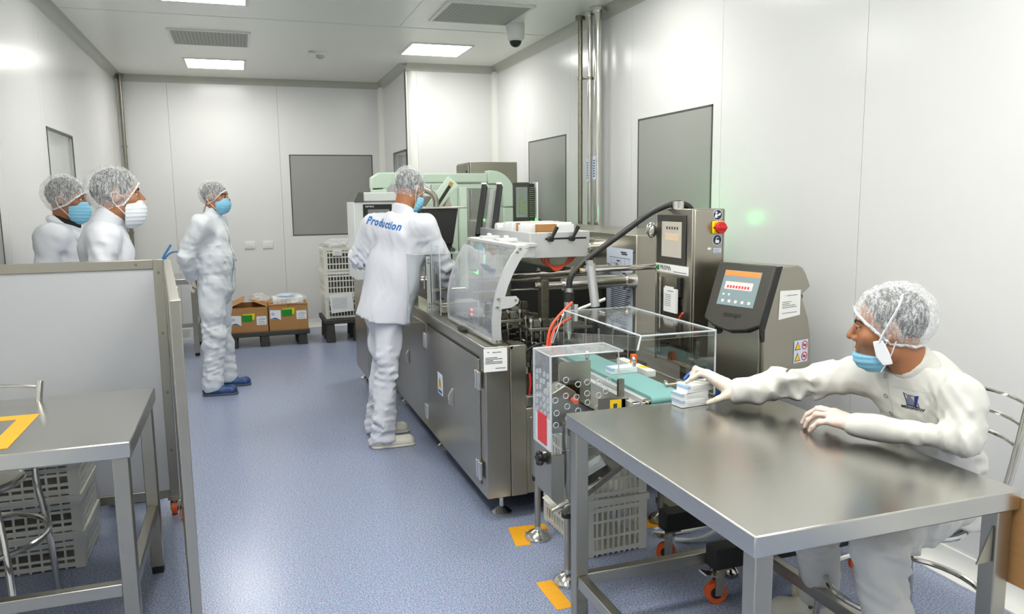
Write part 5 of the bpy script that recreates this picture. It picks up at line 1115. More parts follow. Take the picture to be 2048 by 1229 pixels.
class Head:
    def __init__(s, o, f, pitch=0, scale=1.0, roll=0):
        o = np.array(o, float); f = np.array([f[0], f[1], 0.]); f /= np.linalg.norm(f); z = np.array([0, 0, 1.]); r = np.cross(f, z)
        s.f = f*math.cos(pitch)-z*math.sin(pitch); s.u = np.cross(r, s.f); s.r = r*math.cos(roll)+s.u*math.sin(roll); s.u = np.cross(s.r, s.f); s.o = o; s.s = scale
        s.A = np.array([s.r, s.f, s.u])
    def p(s, x, y, z): return s.o+s.s*(s.r*x+s.f*y+s.u*z)
    def loc(s, X, Y, Z):
        q = (X-s.o[0], Y-s.o[1], Z-s.o[2]); return [(q[0]*a[0]+q[1]*a[1]+q[2]*a[2])/s.s for a in s.A]
    def el(s, c, r): return ('el', s.p(*c), np.array(r)*s.s, s.A)
    def rc(s, a, b, ra, rb): return ('rc', s.p(*a), s.p(*b), ra*s.s, rb*s.s)
    def build(s, S):
        S.add(s.el((0, -.012, .032), (.076, .097, .088)), .03); S.add(s.el((0, .03, -.03), (.061, .064, .082)), .03)
        S.add(s.el((0, .062, -.098), (.026, .026, .02)), .03); S.add(s.rc((-.05, .0, -.07), (-.02, .06, -.1), .018, .016), .03); S.add(s.rc((.05, .0, -.07), (.02, .06, -.1), .018, .016), .03)
        S.add(s.rc((-.034, .078, .026), (.034, .078, .026), .012, .012), .016)
        for k in (-1, 1): S.add(s.el((k*.043, .058, -.022), (.024, .024, .022)), .02); S.sub(s.el((k*.031, .098, .006), (.019, .014, .010)), .012)
        S.add(s.rc((0, .088, .02), (0, .113, -.022), .0075, .0125), .010)
        for k in (-1, 1): S.add(s.el((k*.012, .098, -.03), (.009, .011, .009)), .006)
        S.add(s.el((0, .085, -.058), (.026, .014, .02)), .012); S.add(s.el((0, .0955, -.059), (.022, .008, .0055)), .003); S.add(s.el((0, .0935, -.0705), (.019, .009, .0065)), .003); S.sub(s.rc((-.022, .098, -.0648), (.022, .098, -.0648), .0022, .0022), .003)
        for k in (-1, 1):
            S.add(s.el((k*.080, -.012, -.004), (.009, .021, .033)), .006); S.sub(s.el((k*.089, -.006, .002), (.007, .011, .02)), .004)
    def fine(s, h): return (s.o-.165*s.s, s.o+.165*s.s, h)
    def eyes(s, root):
        for k in (-1, 1):
            c = s.p(k*.031, .0785, .0075); e = part('eye', MB().ball(c, .0125*s.s, 14, 9), 'eye_white', root)
            part('iris', MB().ball(Vector(c)+Vector(s.f)*.0052*s.s, .009*s.s, 12, 8), 'iris', e)
            part('eyebrow', MB().tube([s.p(k*.012, .0935, .025), s.p(k*.03, .0925, .0315), s.p(k*.046, .080, .029), s.p(k*.056, .068, .022)], lambda t: (.0052-.003*t)*s.s, 7, smooth=2), 'hair', root)
            part('eyelid', MB().tube([s.p(k*.014, .088, .010), s.p(k*.03, .0925, .0145), s.p(k*.047, .080, .0105)], .0045*s.s, 6, smooth=2), 'hair' if False else s.skin, root)
    def plane(s, L, a, b): # signed distance above line through (y,z) points a,b (positive = below)
        (y0, z0), (y1, z1) = a, b; n = np.array([z1-z0, -(y1-y0)]); n = n/np.linalg.norm(n); n = n if n[1] < 0 else -n
        return (L[1]-y0)*n[0]+(L[2]-z0)*n[1]
    def cap(s, root, h=.005, rim=((.104, .05), (.0, -.05), (-.1, -.07)), puff=1.0, seed=1, hairline=((.096, .085), (.035, -.02), (-.09, -.075))):
        lo, hi = s.o-.16*s.s, s.o+.16*s.s
        # hair
        S = SDF(lo, hi, h*1.2); S.add(s.el((0, -.014, .034), (.081, .1015, .0935)), .01); L = s.loc(*S.P())
        S.D = np.maximum(S.D, np.maximum(s.plane(L, hairline[0], hairline[1]), s.plane(L, hairline[1], hairline[2])).astype(np.float32)*s.s); S.disp(wrinkle(.002, 60, seed+9)); sdf_part('hair', S, 'hair', root)
        def shell(S):
            S.add(s.el((0, -.016, .03), (.092*puff, .118*puff, .112)), .02); S.add(s.el((0, -.03, .035), (.1*puff, .1*puff, .1)), .03)
            S.disp(wrinkle(.0035, 42, seed, .6)); L = s.loc(*S.P()); return np.maximum(s.plane(L, rim[0], rim[1]), s.plane(L, rim[1], rim[2])).astype(np.float32)*s.s
        S = SDF(lo, hi, h); c = shell(S); S.D = np.maximum(S.D, c); net = sdf_part('hair_net', S, 'hair_net', root, label='white mesh hair net')
        S = SDF(lo, hi, h*.8); c = shell(S); S.disp(wrinkle(.003, 140, seed+3, 1)); S.D = np.maximum(np.abs(S.D)-.0035, np.abs(c)-.0055); sdf_part('elastic_band', S, 'strap', net)
        return net
    def mask(s, root, m, low=0, h=.0045, dz=0):
        lo, hi = s.o-.17*s.s, s.o+.17*s.s; S = SDF(lo, hi, h)
        if low:
            S.add(s.el((0, .045, -.088), (.067, .066, .052)), .01); z0, z1 = -.137, -.076
        else:
            S.add(s.el((0, .054, -.058+dz), (.071, .072, .08)), .01); z0, z1 = -.138+dz, -.006+dz
        L = s.loc(*S.P()); S.disp(lambda X, Y, Z: .0016*np.sin(L[2]*2*PI/.019))
        S.D = np.maximum(S.D, np.maximum(np.maximum(L[2]-z1-.10*(L[1]-.1)*(1 if not low else .8), z0-L[2]+(.35*(L[1]-.06) if not low else 0)), .022-L[1]).astype(np.float32)*s.s)
        mk = sdf_part('face_mask', S, m, root)
        if not low: part('nose_band', MB().tube([s.p(x, .056+.0725*math.sqrt(max(0, 1-(x/.07)**2))*(.93 if not low else .9), z1-.004) for x in (-.05, -.035, -.018, 0, .018, .035, .05)], .0022*s.s, 6), 'mask_white', mk)
        for k in (-1, 1):
            if low: lp = [(k*.062, .03, -.083), (k*.078, .012, -.045), (k*.085, -.005, -.01)], [(k*.058, .028, -.13), (k*.072, .0, -.085), (k*.083, -.02, -.03)]
            else: lp = [(k*.066, .03, -.015), (k*.078, .012, -.004), (k*.088, -.006, .018), (k*.092, -.03, .01)], [(k*.058, .028, -.095), (k*.074, .0, -.06), (k*.088, -.026, -.03), (k*.092, -.03, .01)]
            for q in lp: part('ear_loop', MB().tube([s.p(*v) for v in q], .002*s.s, 6, smooth=2), 'strap', mk)
        return mk
def bbox_of(prims, m):
    lo = np.full(3, 9.); hi = np.full(3, -9.)
    for p in prims:
        for q, r in (((p[1], p[3]), (p[2], p[4])) if p[0] == 'rc' else ((p[1], max(p[2])),)) if p[0] == 'el' else ((p[1], p[3]), (p[2], p[4])):
            lo = np.minimum(lo, np.array(q)-r); hi = np.maximum(hi, np.array(q)+r)
    return lo-m, hi+m
def prim_sdf(prims, h, m=.035, fine=()):
    lo, hi = bbox_of([p[0] for p in prims], m); S = SDF(lo, hi, h, fine)
    for p, k in prims: S.add(p, k)
    return S
def rc(a, b, ra, rb, *fl): return ('rc', tuple(a), tuple(b), ra, rb)+tuple(fl)
def skin_body(root, H, J, skin, fine_h, stub=.0):
    """one continuous figure; everything below the neck lies inside the clothing"""
    fd = J['f']; P = [(rc(J['pelvis'], J['chest'], .10, .12, fd, .7), .05), (rc(J['chest'], J['neck'], .10, .06), .06), (rc(J['neck'], H.p(0, -.022, -.06), .056*H.s, .056*H.s), .03)]
    for q in 'RL':
        P += [(rc(J['sh'+q], J['chest'], .05, .07), .05), (rc(J['sh'+q], J['el'+q], .036, .03), .02), (rc(J['el'+q], J['wr'+q], .03, .022), .02), (rc(J['hip'+q], J['kn'+q], .06, .042), .04), (rc(J['kn'+q], J['an'+q], .04, .026), .02), (rc(J['an'+q], J['an'+q]*.75+J['toe'+q]*.25, .024, .02), .02)]
    lo, hi = bbox_of([p[0] for p in P], .03); hi = np.maximum(hi, H.o+.17*H.s); lo = np.minimum(lo, H.o-.14*H.s)
    S = SDF(lo, hi, .022, [H.fine(fine_h)])
    for p, k in P: S.add(p, k)
    H.skin = skin; H.build(S)
    def attr(Vv):
        L = H.loc(Vv[:, 0], Vv[:, 1], Vv[:, 2]); g = lambda x: np.clip(x, 0, 1)
        a = g((-.036-L[2])/.012)*g((L[1]-.0)/.03)*g((L[2]+.135)/.02)                  # beard area
        lips = g(1-((L[0]/.024)**2+((L[2]+.065)/.013)**2))*g((L[1]-.08)/.01); return np.clip(stub*a-lips*.7*stub, 0, 1)
    b = sdf_part('body', S, skin, root, smooth=1, attr=attr); H.eyes(root); return b
def hand_prims(w, dirv, up, side, s=1.0, curl=.5):
    """generic relaxed hand: wrist w, pointing dirv, back of hand up, thumb towards side"""
    w, d, u, t = map(np.array, (w, dirv, up, side)); d = d/np.linalg.norm(d); t = t/np.linalg.norm(t); u = np.cross(t, d)*np.sign(np.dot(np.cross(t, d), u)) ; P = []
    for i, L in enumerate((.075, .083, .078, .062)):
        o = (.033-.022*i)*s; k = w+d*.085*s+t*o; P.append((rc(w+t*o*.6, k, .017*s, .013*s), .014)); a = curl*(.5+.1*i)
        p1 = k+(d*math.cos(a)-u*math.sin(a))*L*.5*s; a *= 2.1; p2 = p1+(d*math.cos(a)-u*math.sin(a))*L*.5*s; P += [(rc(k, p1, .0105*s, .0095*s), .006), (rc(p1, p2, .0095*s, .008*s), .004)]
    b = w+d*.025*s+t*.028*s; c = b+(d*.7+t*.6-u*.3)*.04*s; P += [(rc(w, b, .017*s, .016*s), .012), (rc(b, c, .015*s, .012*s), .008), (rc(c, c+(d*.95+t*.1-u*.3)*.032*s, .012*s, .009*s), .004)]
    return P
def shoe(root, name, heel, toe, m, w=.042, ht=.075, strap=False):
    heel, toe = np.array(heel, float), np.array(toe, float); d = (toe-heel); L = np.linalg.norm(d); d /= L; z = np.array([0, 0, 1.])
    P = [(rc(heel+d*w*.9+z*.035, heel+d*L*.45+z*.038, w*.82, w*.86), .02), (rc(heel+d*L*.45+z*.03, toe-d*w*1.1+z*.026, w*.9, w*1.05), .03), (rc(heel+d*.05+z*.06, heel+d*.10+z*.07, w*.8, w*.75), .03)]
    S = prim_sdf(P, .007); S.cut((0, 0, .012), (0, 0, -1)); sh = sdf_part(name, S, m, root)
    S = prim_sdf([(rc(heel+d*w*.9+z*.012, toe-d*w+z*.012, w*.9, w*1.08), .02)], .007); S.cut((0, 0, .018), (0, 0, 1)); S.cut((0, 0, .0005), (0, 0, -1)); sdf_part('sole', S, 'croc' if m != 'shoe_cover' else 'grey_plastic', sh)
    if strap:
        r = np.cross(d, z)
        part('heel_strap', MB().tube([heel+d*.10+z*.06+r*w*.98, heel+d*.04+z*.062+r*w*.7, heel-d*.002+z*.065, heel+d*.04+z*.062-r*w*.7, heel+d*.10+z*.06-r*w*.98], .007, 8, smooth=2), m, sh)
        for k in (-1, 1): part('strap_rivet', MB().ball(heel+d*.11+z*.06+r*k*w*.97, .008), 'grey_plastic', sh)
        for q in ((.62, -.4), (.62, .4), (.70, -.55), (.70, 0), (.70, .55), (.78, -.35), (.78, .35)): part('vent_hole', MB().ball(heel+d*L*q[0]+r*w*q[1]+z*(.062-.018*abs(q[1])-.05*max(0, q[0]-.62)), .0065, 8, 6), 'grey_plastic', sh)
    return sh
def cover_hem(S, root): return
def surf(ob):           # bvh of a mesh in world space
    off = wloc(ob); me = ob.data; return BVHTree.FromPolygons([tuple(v.co+off) for v in me.vertices], [tuple(p.vertices) for p in me.polygons])
def drape(name, vs, fs, m, parent, bvh, o, u, v, d, lift=.002, maxd=.5, back=.3):
    """lay flat geometry (x along u, y along v) onto a surface by projecting along d"""
    o, u, v, d = map(Vector, (o, u, v, d)); d.normalize(); out = []
    for p in vs:
        q = o+u*p[0]+v*p[1]; h = bvh.ray_cast(q-d*back, d, maxd+back); out.append((h[0]-d*lift) if h[0] is not None else q)
    return part(name, MB().add(out, fs), m, parent, smooth=False)
def grid_subdiv(vs, fs, n=1):
    me = bpy.data.meshes.new('g'); me.from_pydata(vs, [], fs); bm = bmesh.new(); bm.from_mesh(me); bmesh.ops.triangulate(bm, faces=bm.faces)
    for _ in range(n): bmesh.ops.subdivide_edges(bm, edges=[e for e in bm.edges if e.calc_length() > .012], cuts=1, use_grid_fill=False); bmesh.ops.triangulate(bm, faces=bm.faces)
    bm.to_mesh(me); bm.free(); r = [tuple(v.co) for v in me.vertices], [tuple(p.vertices) for p in me.polygons]; bpy.data.meshes.remove(me); return r
def v3(*a): return np.array(a, float)
def torso_prims(J, wd=.0, flat=.66, hem=None, hem_r=.19, chest_r=.165, waist_r=.165):
    fd = J['f']; P = [(rc(J['shR']*.82+J['shL']*.18, J['shL']*.82+J['shR']*.18, .075, .075), .05), (rc(J['chest'], J['waist'], chest_r, waist_r, fd, flat), .06)]
    if hem is not None: P.append((rc(J['waist'], hem, waist_r, hem_r, fd, flat+.08), .06))
    P.append((rc(J['chest']+v3(0, 0, .06), J['neck'], .12, .062), .07))
    for q in 'RL': P.append((rc(J['neck']+v3(0, 0, -.035), J['sh'+q]*.9+J['neck']*.1+v3(0, 0, .005), .05, .062), .06))
    return P
def sleeve_prims(J, q, r0=.078, r1=.066, r2=.05):
    return [(rc(J['sh'+q], J['el'+q], r0*.95, r1), .075), (rc(J['el'+q], J['wr'+q], r1, r2), .02)]
def leg_prims(J, q, r0=.10, r1=.082, r2=.082, kk=.03):
    return [(rc(J['hip'+q], J['kn'+q], r0, r1), kk), (rc(J['kn'+q], J['an'+q], r1, r2), .02)]
def J_(f, **k):
    d = {a: v3(*b) for a, b in k.items()}; d['f'] = v3(f[0], f[1], 0)/math.hypot(*f); return d
def collar(root, J, H, r, h, m, tilt=.4):
    n = H.p(0, -.022, -.06)-J['neck']; n = n/np.linalg.norm(n); b = J['neck']-n*.02
    S = prim_sdf([(rc(b, b+n*(h+.05), r, r*.9), .01)], .007); S.cut(b+n*(h+.02)+0, n*.85+J['f']*tilt*.5); S.cut(b-n*.01, -n); return sdf_part('collar', S, m, root)
# ------------------------------------------------------------------ operator with "Production" on the back
f = v3(.8, .6, 0); 
J = J_((.8, .6), pelvis=(.84, 5.0, .93), waist=(.90, 4.99, 1.10), chest=(.94, 4.985, 1.30), neck=(.972, 4.99, 1.485), shR=(1.085, 4.85, 1.40), shL=(.80, 5.10, 1.405), elR=(1.22, 4.86, 1.13), elL=(.71, 5.19, 1.205), wrR=(1.25, 4.95, .97), wrL=(.93, 5.33, 1.13),
       hipR=(.87, 4.93, .88), hipL=(.82, 5.06, .88), knR=(.825, 4.89, .48), knL=(.84, 5.12, .48), anR=(.775, 4.875, .055), anL=(.79, 5.17, .055), toeR=(.93, 4.875, .05), toeL=(.95, 5.17, .05))
R_ = thing('person', 'man in white tunic lettered Production standing with his back turned', 'person', (.84, 5.0, 0))
H = Head((1.03, 5.025, 1.638), (.82, .57), pitch=.42, scale=1.0); skin_body(R_, H, J, 'skin', .006, .5); H.cap(R_, .006, seed=2, rim=((.104, .045), (.0, -.055), (-.1, -.078))); H.mask(R_, 'mask_blue')
P = torso_prims(J, hem=v3(.815, 4.985, .78), hem_r=.21, waist_r=.192, chest_r=.175)+sleeve_prims(J, 'R', .082, .076, .066)+sleeve_prims(J, 'L', .08, .074, .06)
S = prim_sdf(P, .009); S.cut((.825, 4.985, .805), (-.2, 0, -1)); S.cut(J['neck']+v3(.004, 0, .012), (.12, .08, 1)); S.cut(J['wrR'], J['wrR']-J['elR']) if False else None
S.disp(wrinkle(.009, 11, 5, .22)); S.disp(wrinkle(.003, 30, 6, .4)); S.disp(folds(J['elR'], J['wrR']-J['shR'], .014, .05, .11)); S.disp(folds(J['elL'], (1, 0, .3), .014, .05, .11)); S.disp(folds(J['shR']+v3(0, 0, -.1), (.5, 0, -1), .006, .06, .1, 1))
ct = sdf_part('tunic', S, 'cloth', R_, label='white tunic'); bv = surf(ct)
vs, fs = text_mesh('Production', .068, extrude=0, xs=.80, shear=.10, bold=.0022, space=1.1); vs, fs = grid_subdiv(vs, fs, 2)
rr_ = Vector((.6, -.8, 0)); drape('lettering', [(x, y, 0) for x, y, z in vs], fs, 'text_blue', ct, bv, Vector((.89, 4.985, 1.425)), (rr_*.97+Vector((0, 0, -.16))), Vector((0, 0, 1)), Vector((.8, .6, 0)), .0025)
collar(R_, J, H, .074, .045, 'cloth')
S = prim_sdf([(rc((.86, 4.99, .93), (.83, 5.0, .86), .15, .14, J['f'], .8), .03)]+leg_prims(J, 'R', .10, .083, .086)+leg_prims(J, 'L', .10, .083, .086), .011); S.cut((0, 0, .02), (0, 0, -1)); S.disp(wrinkle(.012, 11, 8, .3)); S.disp(folds(J['anR']+v3(0, 0, .09), (.3, 0, 1), .016, .05, .16)); S.disp(folds(J['anL']+v3(0, 0, .09), (.2, 0, 1), .016, .05, .16)); S.disp(folds(J['knR'], (0, 0, 1), .012, .08, .16)); sdf_part('trousers', S, 'cloth', R_)
shoe(R_, 'clog', (.70, 4.872, 0), (.985, 4.87, 0), 'croc', strap=True); shoe(R_, 'clog', (.73, 5.17, 0), (1.005, 5.165, 0), 'croc', strap=True)
for w, e, s in (('wrR', 'elR', (.3, -.2, .4)), ('wrL', 'elL', (0, 0, 1))):
    S = prim_sdf(hand_prims(J[w]+(J[w]-J[e])*.12, J[w]-J[e], (0, 0, 1), np.cross(J[w]-J[e], s)), .004, .02); sdf_part('glove', S, 'glove', R_)

# ------------------------------------------------------------------ man in disposable coverall, hands behind his back
J = J_((.95, -.3), pelvis=(-.24, 6.88, .95), waist=(-.225, 6.88, 1.10), chest=(-.235, 6.88, 1.28), neck=(-.228, 6.88, 1.475), shR=(-.31, 6.71, 1.39), shL=(-.20, 7.05, 1.39), elR=(-.435, 6.70, 1.14), elL=(-.34, 7.11, 1.14), wrR=(-.405, 6.83, .965), wrL=(-.40, 6.95, .965),
       hipR=(-.26, 6.79, .9), hipL=(-.22, 6.96, .9), knR=(-.27, 6.765, .5), knL=(-.22, 7.02, .5), anR=(-.30, 6.755, .085), anL=(-.19, 7.05, .085), toeR=(-.2, 6.745, .05), toeL=(-.09, 7.03, .05))
R_ = thing('person', 'man in white disposable coverall and blue shoe covers standing by the back wall', 'person', (-.25, 6.88, 0))
H = Head((-.193, 6.865, 1.61), (.93, -.36), pitch=.03, scale=1.0); skin_body(R_, H, J, 'skin', .0065, .4); H.cap(R_, .0065, seed=5, rim=((.098, .062), (.03, -.02), (-.1, -.085)), puff=.98); H.mask(R_, 'mask_blue', h=.0055)
P = torso_prims(J, hem=v3(-.235, 6.88, .90), hem_r=.185, waist_r=.19, chest_r=.17, flat=.78)+sleeve_prims(J, 'R', .09, .08, .06)+sleeve_prims(J, 'L', .09, .08, .06)+leg_prims(J, 'R', .115, .10, .095)+leg_prims(J, 'L', .115, .10, .095)
P += [(rc(J['neck']+v3(.04*math.cos(a)-.0, .05*math.sin(a), .02), J['neck']+v3(.06*math.cos(a)+.012, .062*math.sin(a), .055), .034, .028), .02) for a in np.linspace(0, 2*PI, 9)[:-1]]
S = prim_sdf(P, .0115); S.cut((0, 0, .025), (0, 0, -1)); S.disp(wrinkle(.009, 12, 21, .5)); S.disp(wrinkle(.0035, 30, 22, .6)); S.disp(folds(J['waist']-v3(0, 0, .08), (.2, 0, 1), .014, .06, .2))
for q in 'RL':
    S.disp(folds(J['kn'+q], (.2, 0, 1), .016, .10, .2)); S.disp(folds(J['an'+q]+v3(0, 0, .1), (0, .2, 1), .014, .07, .14)); S.disp(folds(J['el'+q], (0, 0, 1), .009, .06, .12))
cv_ = sdf_part('coverall', S, 'tyvek', R_, label='white disposable coverall'); bv = surf(cv_)
vs, fs = grid_subdiv([(-.02, 0, 0), (.02, 0, 0), (.02, .62, 0), (-.02, .62, 0)], [(0, 1, 2, 3)], 5); drape('zip_flap', vs, fs, 'tyvek', cv_, bv, (.2, 6.74, .80), (.3, .95, 0), (0, 0, 1), (-.95, .3, 0), .004, .8)
for w, e, s, up in (('wrR', 'elR', (0, 1, 0), (-1, 0, 0)), ('wrL', 'elL', (0, -1, 0), (-1, 0, 0))):
    S = prim_sdf(hand_prims(J[w], J[w]-J[e]+v3(-.0, 0, 0), up, s, 1.0, .7), .0045, .02); sdf_part('glove', S, 'glove', R_)
shoe(R_, 'shoe_cover', (-.385, 6.75, 0), (-.105, 6.73, 0), 'shoe_cover', .05); shoe(R_, 'shoe_cover', (-.27, 7.05, 0), (0.0, 7.03, 0), 'shoe_cover', .05)

# ------------------------------------------------------------------ two men in white coats behind the screen
def coat_man(root, J, H, seed, skin, mask, open_collar, net, stub):
    skin_body(root, H, J, skin, .0055, stub); H.cap(root, .005, seed=seed, **net); H.mask(root, mask, dz=-.02 if not open_collar else -.004)
    P = torso_prims(J, hem=J['pelvis']+v3(0, 0, -.25), hem_r=.2, waist_r=.175, flat=.74)+sleeve_prims(J, 'R', .085, .07, .058)+sleeve_prims(J, 'L', .085, .07, .058)
    S = prim_sdf(P, .011); S.cut(J['pelvis']+v3(0, 0, -.28), (0, 0, -1)); n = J['f']*.35+v3(0, 0, 1); S.cut(J['neck']+v3(0, 0, .012), n)
    if open_collar: S.sub(rc(J['neck']+J['f']*.10+v3(0, 0, .05), J['neck']+J['f']*.17+v3(0, 0, -.14), .055, .012), .01)
    S.disp(wrinkle(.008, 10, seed, .3)); S.disp(wrinkle(.0015, 30, seed+1, .5))
    for q in 'RL': S.disp(folds(J['sh'+q]+v3(0, 0, -.1), (.2, 0, 1), .008, .06, .12)); S.disp(folds(J['el'+q], (.2, 0, 1), .007, .05, .1))
    ct = sdf_part('coat', S, 'cloth', root, label='white lab coat'); bv = surf(ct); fv = Vector(J['f'])
    sd = Vector((-fv.y, fv.x, 0)); vs, fs = grid_subdiv([(-.0025, 0, 0), (.0025, 0, 0), (.0025, .5, 0), (-.0025, .5, 0)], [(0, 1, 2, 3)], 5)
    drape('placket_seam', vs, fs, 'cloth_seam', ct, bv, Vector(J['neck'])+fv*.35+Vector((0, 0, -.56))-sd*.03, sd, (0, 0, 1), -fv, .0015, .8)
    S = prim_sdf([(rc(J['pelvis']+v3(0, 0, -.02), J['pelvis']+v3(0, 0, -.1), .13, .13, J['f'], .8), .03)]+leg_prims(J, 'R', .095, .08, .08)+leg_prims(J, 'L', .095, .08, .08), .014); S.cut((0, 0, .05), (0, 0, -1)); S.disp(wrinkle(.005, 12, seed+2, .4)); sdf_part('trousers', S, 'cloth', root)
    for q in 'RL':
        a = J['an'+q]; t = J['toe'+q]; d = (t-a)*v3(1, 1, 0); d /= np.linalg.norm(d); shoe(root, 'shoe', a*v3(1, 1, 0)-d*.07, a*v3(1, 1, 0)+d*.2, 'croc')
        S = prim_sdf(hand_prims(J['wr'+q], J['wr'+q]-J['el'+q], J['f']*-.2+v3(0, 0, .0)+np.cross(J['f'], (0, 0, 1))*(1 if q == 'R' else -1), J['f'], 1, .35), .005, .02); sdf_part('hand', S, skin, root)
    return ct
def stand_J(f, base, fwd=.0, sh=.185, H0=1.0, lean=.03):
    """upright joints; base = hip centre on the floor"""
    f = v3(f[0], f[1], 0)/math.hypot(*f); r = v3(f[1], -f[0], 0); b = v3(*base); P = lambda x, y, z: tuple(b+r*x+f*y+v3(0, 0, z*H0))
    return J_(f[:2], pelvis=P(0, 0, .94), waist=P(0, .01, 1.10), chest=P(0, .015, 1.29), neck=P(0, lean, 1.48), shR=P(sh, 0, 1.40), shL=P(-sh, 0, 1.40), elR=P(sh+.055, -.03, 1.12), elL=P(-sh-.055, -.03, 1.12), wrR=P(sh+.03, .10, .90), wrL=P(-sh-.03, .10, .90),
              hipR=P(.085, 0, .9), hipL=P(-.085, 0, .9), knR=P(.09, .01, .48), knL=P(-.09, .01, .48), anR=P(.1, -.01, .08), anL=P(-.1, -.01, .08), toeR=P(.12, .13, .05), toeL=P(-.12, .13, .05))
J = stand_J((.985, .17), (-.685, 4.54, 0), lean=.025, H0=1.0); R_ = thing('person', 'man in white lab coat with white mask, nearer of two behind the screen', 'person', (-.685, 4.54, 0))
H = Head((-.605, 4.55, 1.615), (.98, .2), pitch=-.02, scale=1.09)
ct = coat_man(R_, J, H, 31, 'skin', 'mask_white', False, dict(rim=((.104, .06), (.02, -.045), (-.1, -.08)), puff=1.04), .8); cl_ = collar(R_, J, H, .075, .06, 'cloth')
for k in (0, 1):
    p = Vector(J['neck'])+Vector(J['f'])*.076+Vector((-.01*k, -.02-.03*k, .018)); part('snap', MB().ball(p, .005), 'steel_dark', cl_)
J = stand_J((.99, -.1), (-1.02, 5.27, 0), lean=.03, H0=.985); R_ = thing('person', 'man in open white coat over black shirt with blue mask beside the left wall', 'person', (-1.02, 5.27, 0))
H = Head((-.965, 5.26, 1.60), (.97, -.12), pitch=.05, scale=1.03)
coat_man(R_, J, H, 41, 'skin_dark', 'mask_blue', True, dict(rim=((.104, .045), (.02, -.03), (-.1, -.075)), puff=1.02), .8)
S = prim_sdf([(rc(J['chest']+v3(.0, 0, .02), J['neck']+v3(0, 0, -.02), .13, .085), .05), (rc(J['neck'], J['neck']+v3(.01, 0, .05), .072, .066), .02)], .009); S.cut(J['neck']+v3(0, 0, .045), J['f']*.5+v3(0, 0, 1)); sdf_part('undershirt', S, 'black_cloth', R_)
S = prim_sdf([(rc(J['neck']+J['f']*-.05+v3(0, s_*.07, .03), J['neck']+J['f']*.12+v3(0, s_*.07, -.11), .022, .03), .01) for s_ in (-1, 1)]+[(rc(J['neck']+J['f']*-.065+v3(0, -.06, .03), J['neck']+J['f']*-.065+v3(0, .06, .03), .022, .022), .02)], .007); sdf_part('lapel', S, 'cloth', R_)

# ------------------------------------------------------------------ seated man packing boxes
J = J_((-1, .12), pelvis=(2.12, 1.92, .62), waist=(2.085, 1.91, .74), chest=(2.045, 1.89, .90), neck=(1.968, 1.872, 1.04), shR=(1.965, 2.05, .975), shL=(2.0, 1.715, .975), elR=(1.845, 2.285, .90), elL=(1.955, 1.665, .866), wrR=(1.695, 2.392, .862), wrL=(1.81, 1.935, .848),
       hipR=(2.08, 2.01, .60), hipL=(2.08, 1.83, .60), knR=(1.76, 2.06, .53), knL=(1.74, 1.76, .53), anR=(1.97, 2.24, .10), anL=(1.85, 1.765, .10), toeR=(1.86, 2.29, .05), toeL=(1.74, 1.77, .05))
R_ = thing('person', 'seated man in white coat wearing gloves, his hand on the box stack', 'person', (2.1, 1.92, 0))
H = Head((1.893, 1.905, 1.163), (-.69, .72), pitch=.10, scale=1.0); skin_body(R_, H, J, 'skin', .0036, .6)
H.cap(R_, .0042, seed=7, rim=((.100, .066), (-.005, -.04), (-.1, -.062)), puff=1.03, hairline=((.075, .105), (.03, .01), (-.09, -.06))); H.mask(R_, 'mask_blue', low=1, h=.004)
# folded ear pad and over-head strap
part('ear_pad', MB().prism([(-.006, .03), (.022, .026), (.016, -.02), (-.002, -.05), (-.03, -.045), (-.022, -.01)], .0, .006, o=H.p(-.082, .022, -.055), u=H.f, v=H.u, w=-H.r), 'strap', R_, .003)
part('head_strap', MB().tube([H.p(-.084, .03, -.04), H.p(-.093, .012, .0), H.p(-.100, -.012, .04), H.p(-.098, -.035, .08), H.p(-.078, -.045, .112)], .0035, 8, smooth=2), 'mask_white', R_)
P = [(rc(J['shR']*.85+J['shL']*.15, J['shL']*.85+J['shR']*.15, .07, .07), .06), (rc(J['chest'], J['waist'], .165, .175, J['f'], .75), .07), (rc(J['waist'], (2.13, 1.91, .56), .175, .185, J['f'], .8), .05), (rc(J['chest']+v3(0, 0, .05), J['neck']+v3(0, 0, -.01), .11, .065), .06),
     (rc(J['shR'], J['elR'], .08, .066), .045), (rc(J['elR'], J['wrR'], .066, .05), .02), (rc(J['shL'], J['elL'], .074, .064), .05), (rc(J['elL'], J['wrL'], .06, .046), .025)]
S = prim_sdf(P, .0072); S.cut((2.1, 1.9, .515), (-.15, 0, -1)); nn = H.p(0, -.022, -.06)-J['neck']; nn /= np.linalg.norm(nn); S.sub(rc(J['neck']+nn*.085, J['neck']+nn*.3, .085, .12), .006)
ax = J['wrR']-J['elR']; S.cut(J['wrR']+ax*.02, ax/np.linalg.norm(ax)) if False else None
X_, Y_, Z_ = S.P()
S.disp(wrinkle(.008, 10, 51, .35)); S.disp(wrinkle(.0022, 28, 52, .4)); S.disp(folds(J['elR'], J['wrR']-J['shR'], .012, .045, .13)); S.disp(folds(J['elL'], (.2, 1, 0), .008, .045, .1)); S.disp(folds(J['waist']+v3(0, 0, -.04), (0, 0, 1), .012, .05, .18)); S.disp(folds(J['shL']+v3(0, .02, -.06), (-.6, .5, -.6), .010, .05, .12)); S.disp(folds(J['shR']*.5+J['elR']*.5, (-.2, 1, .6), .011, .05, .13))
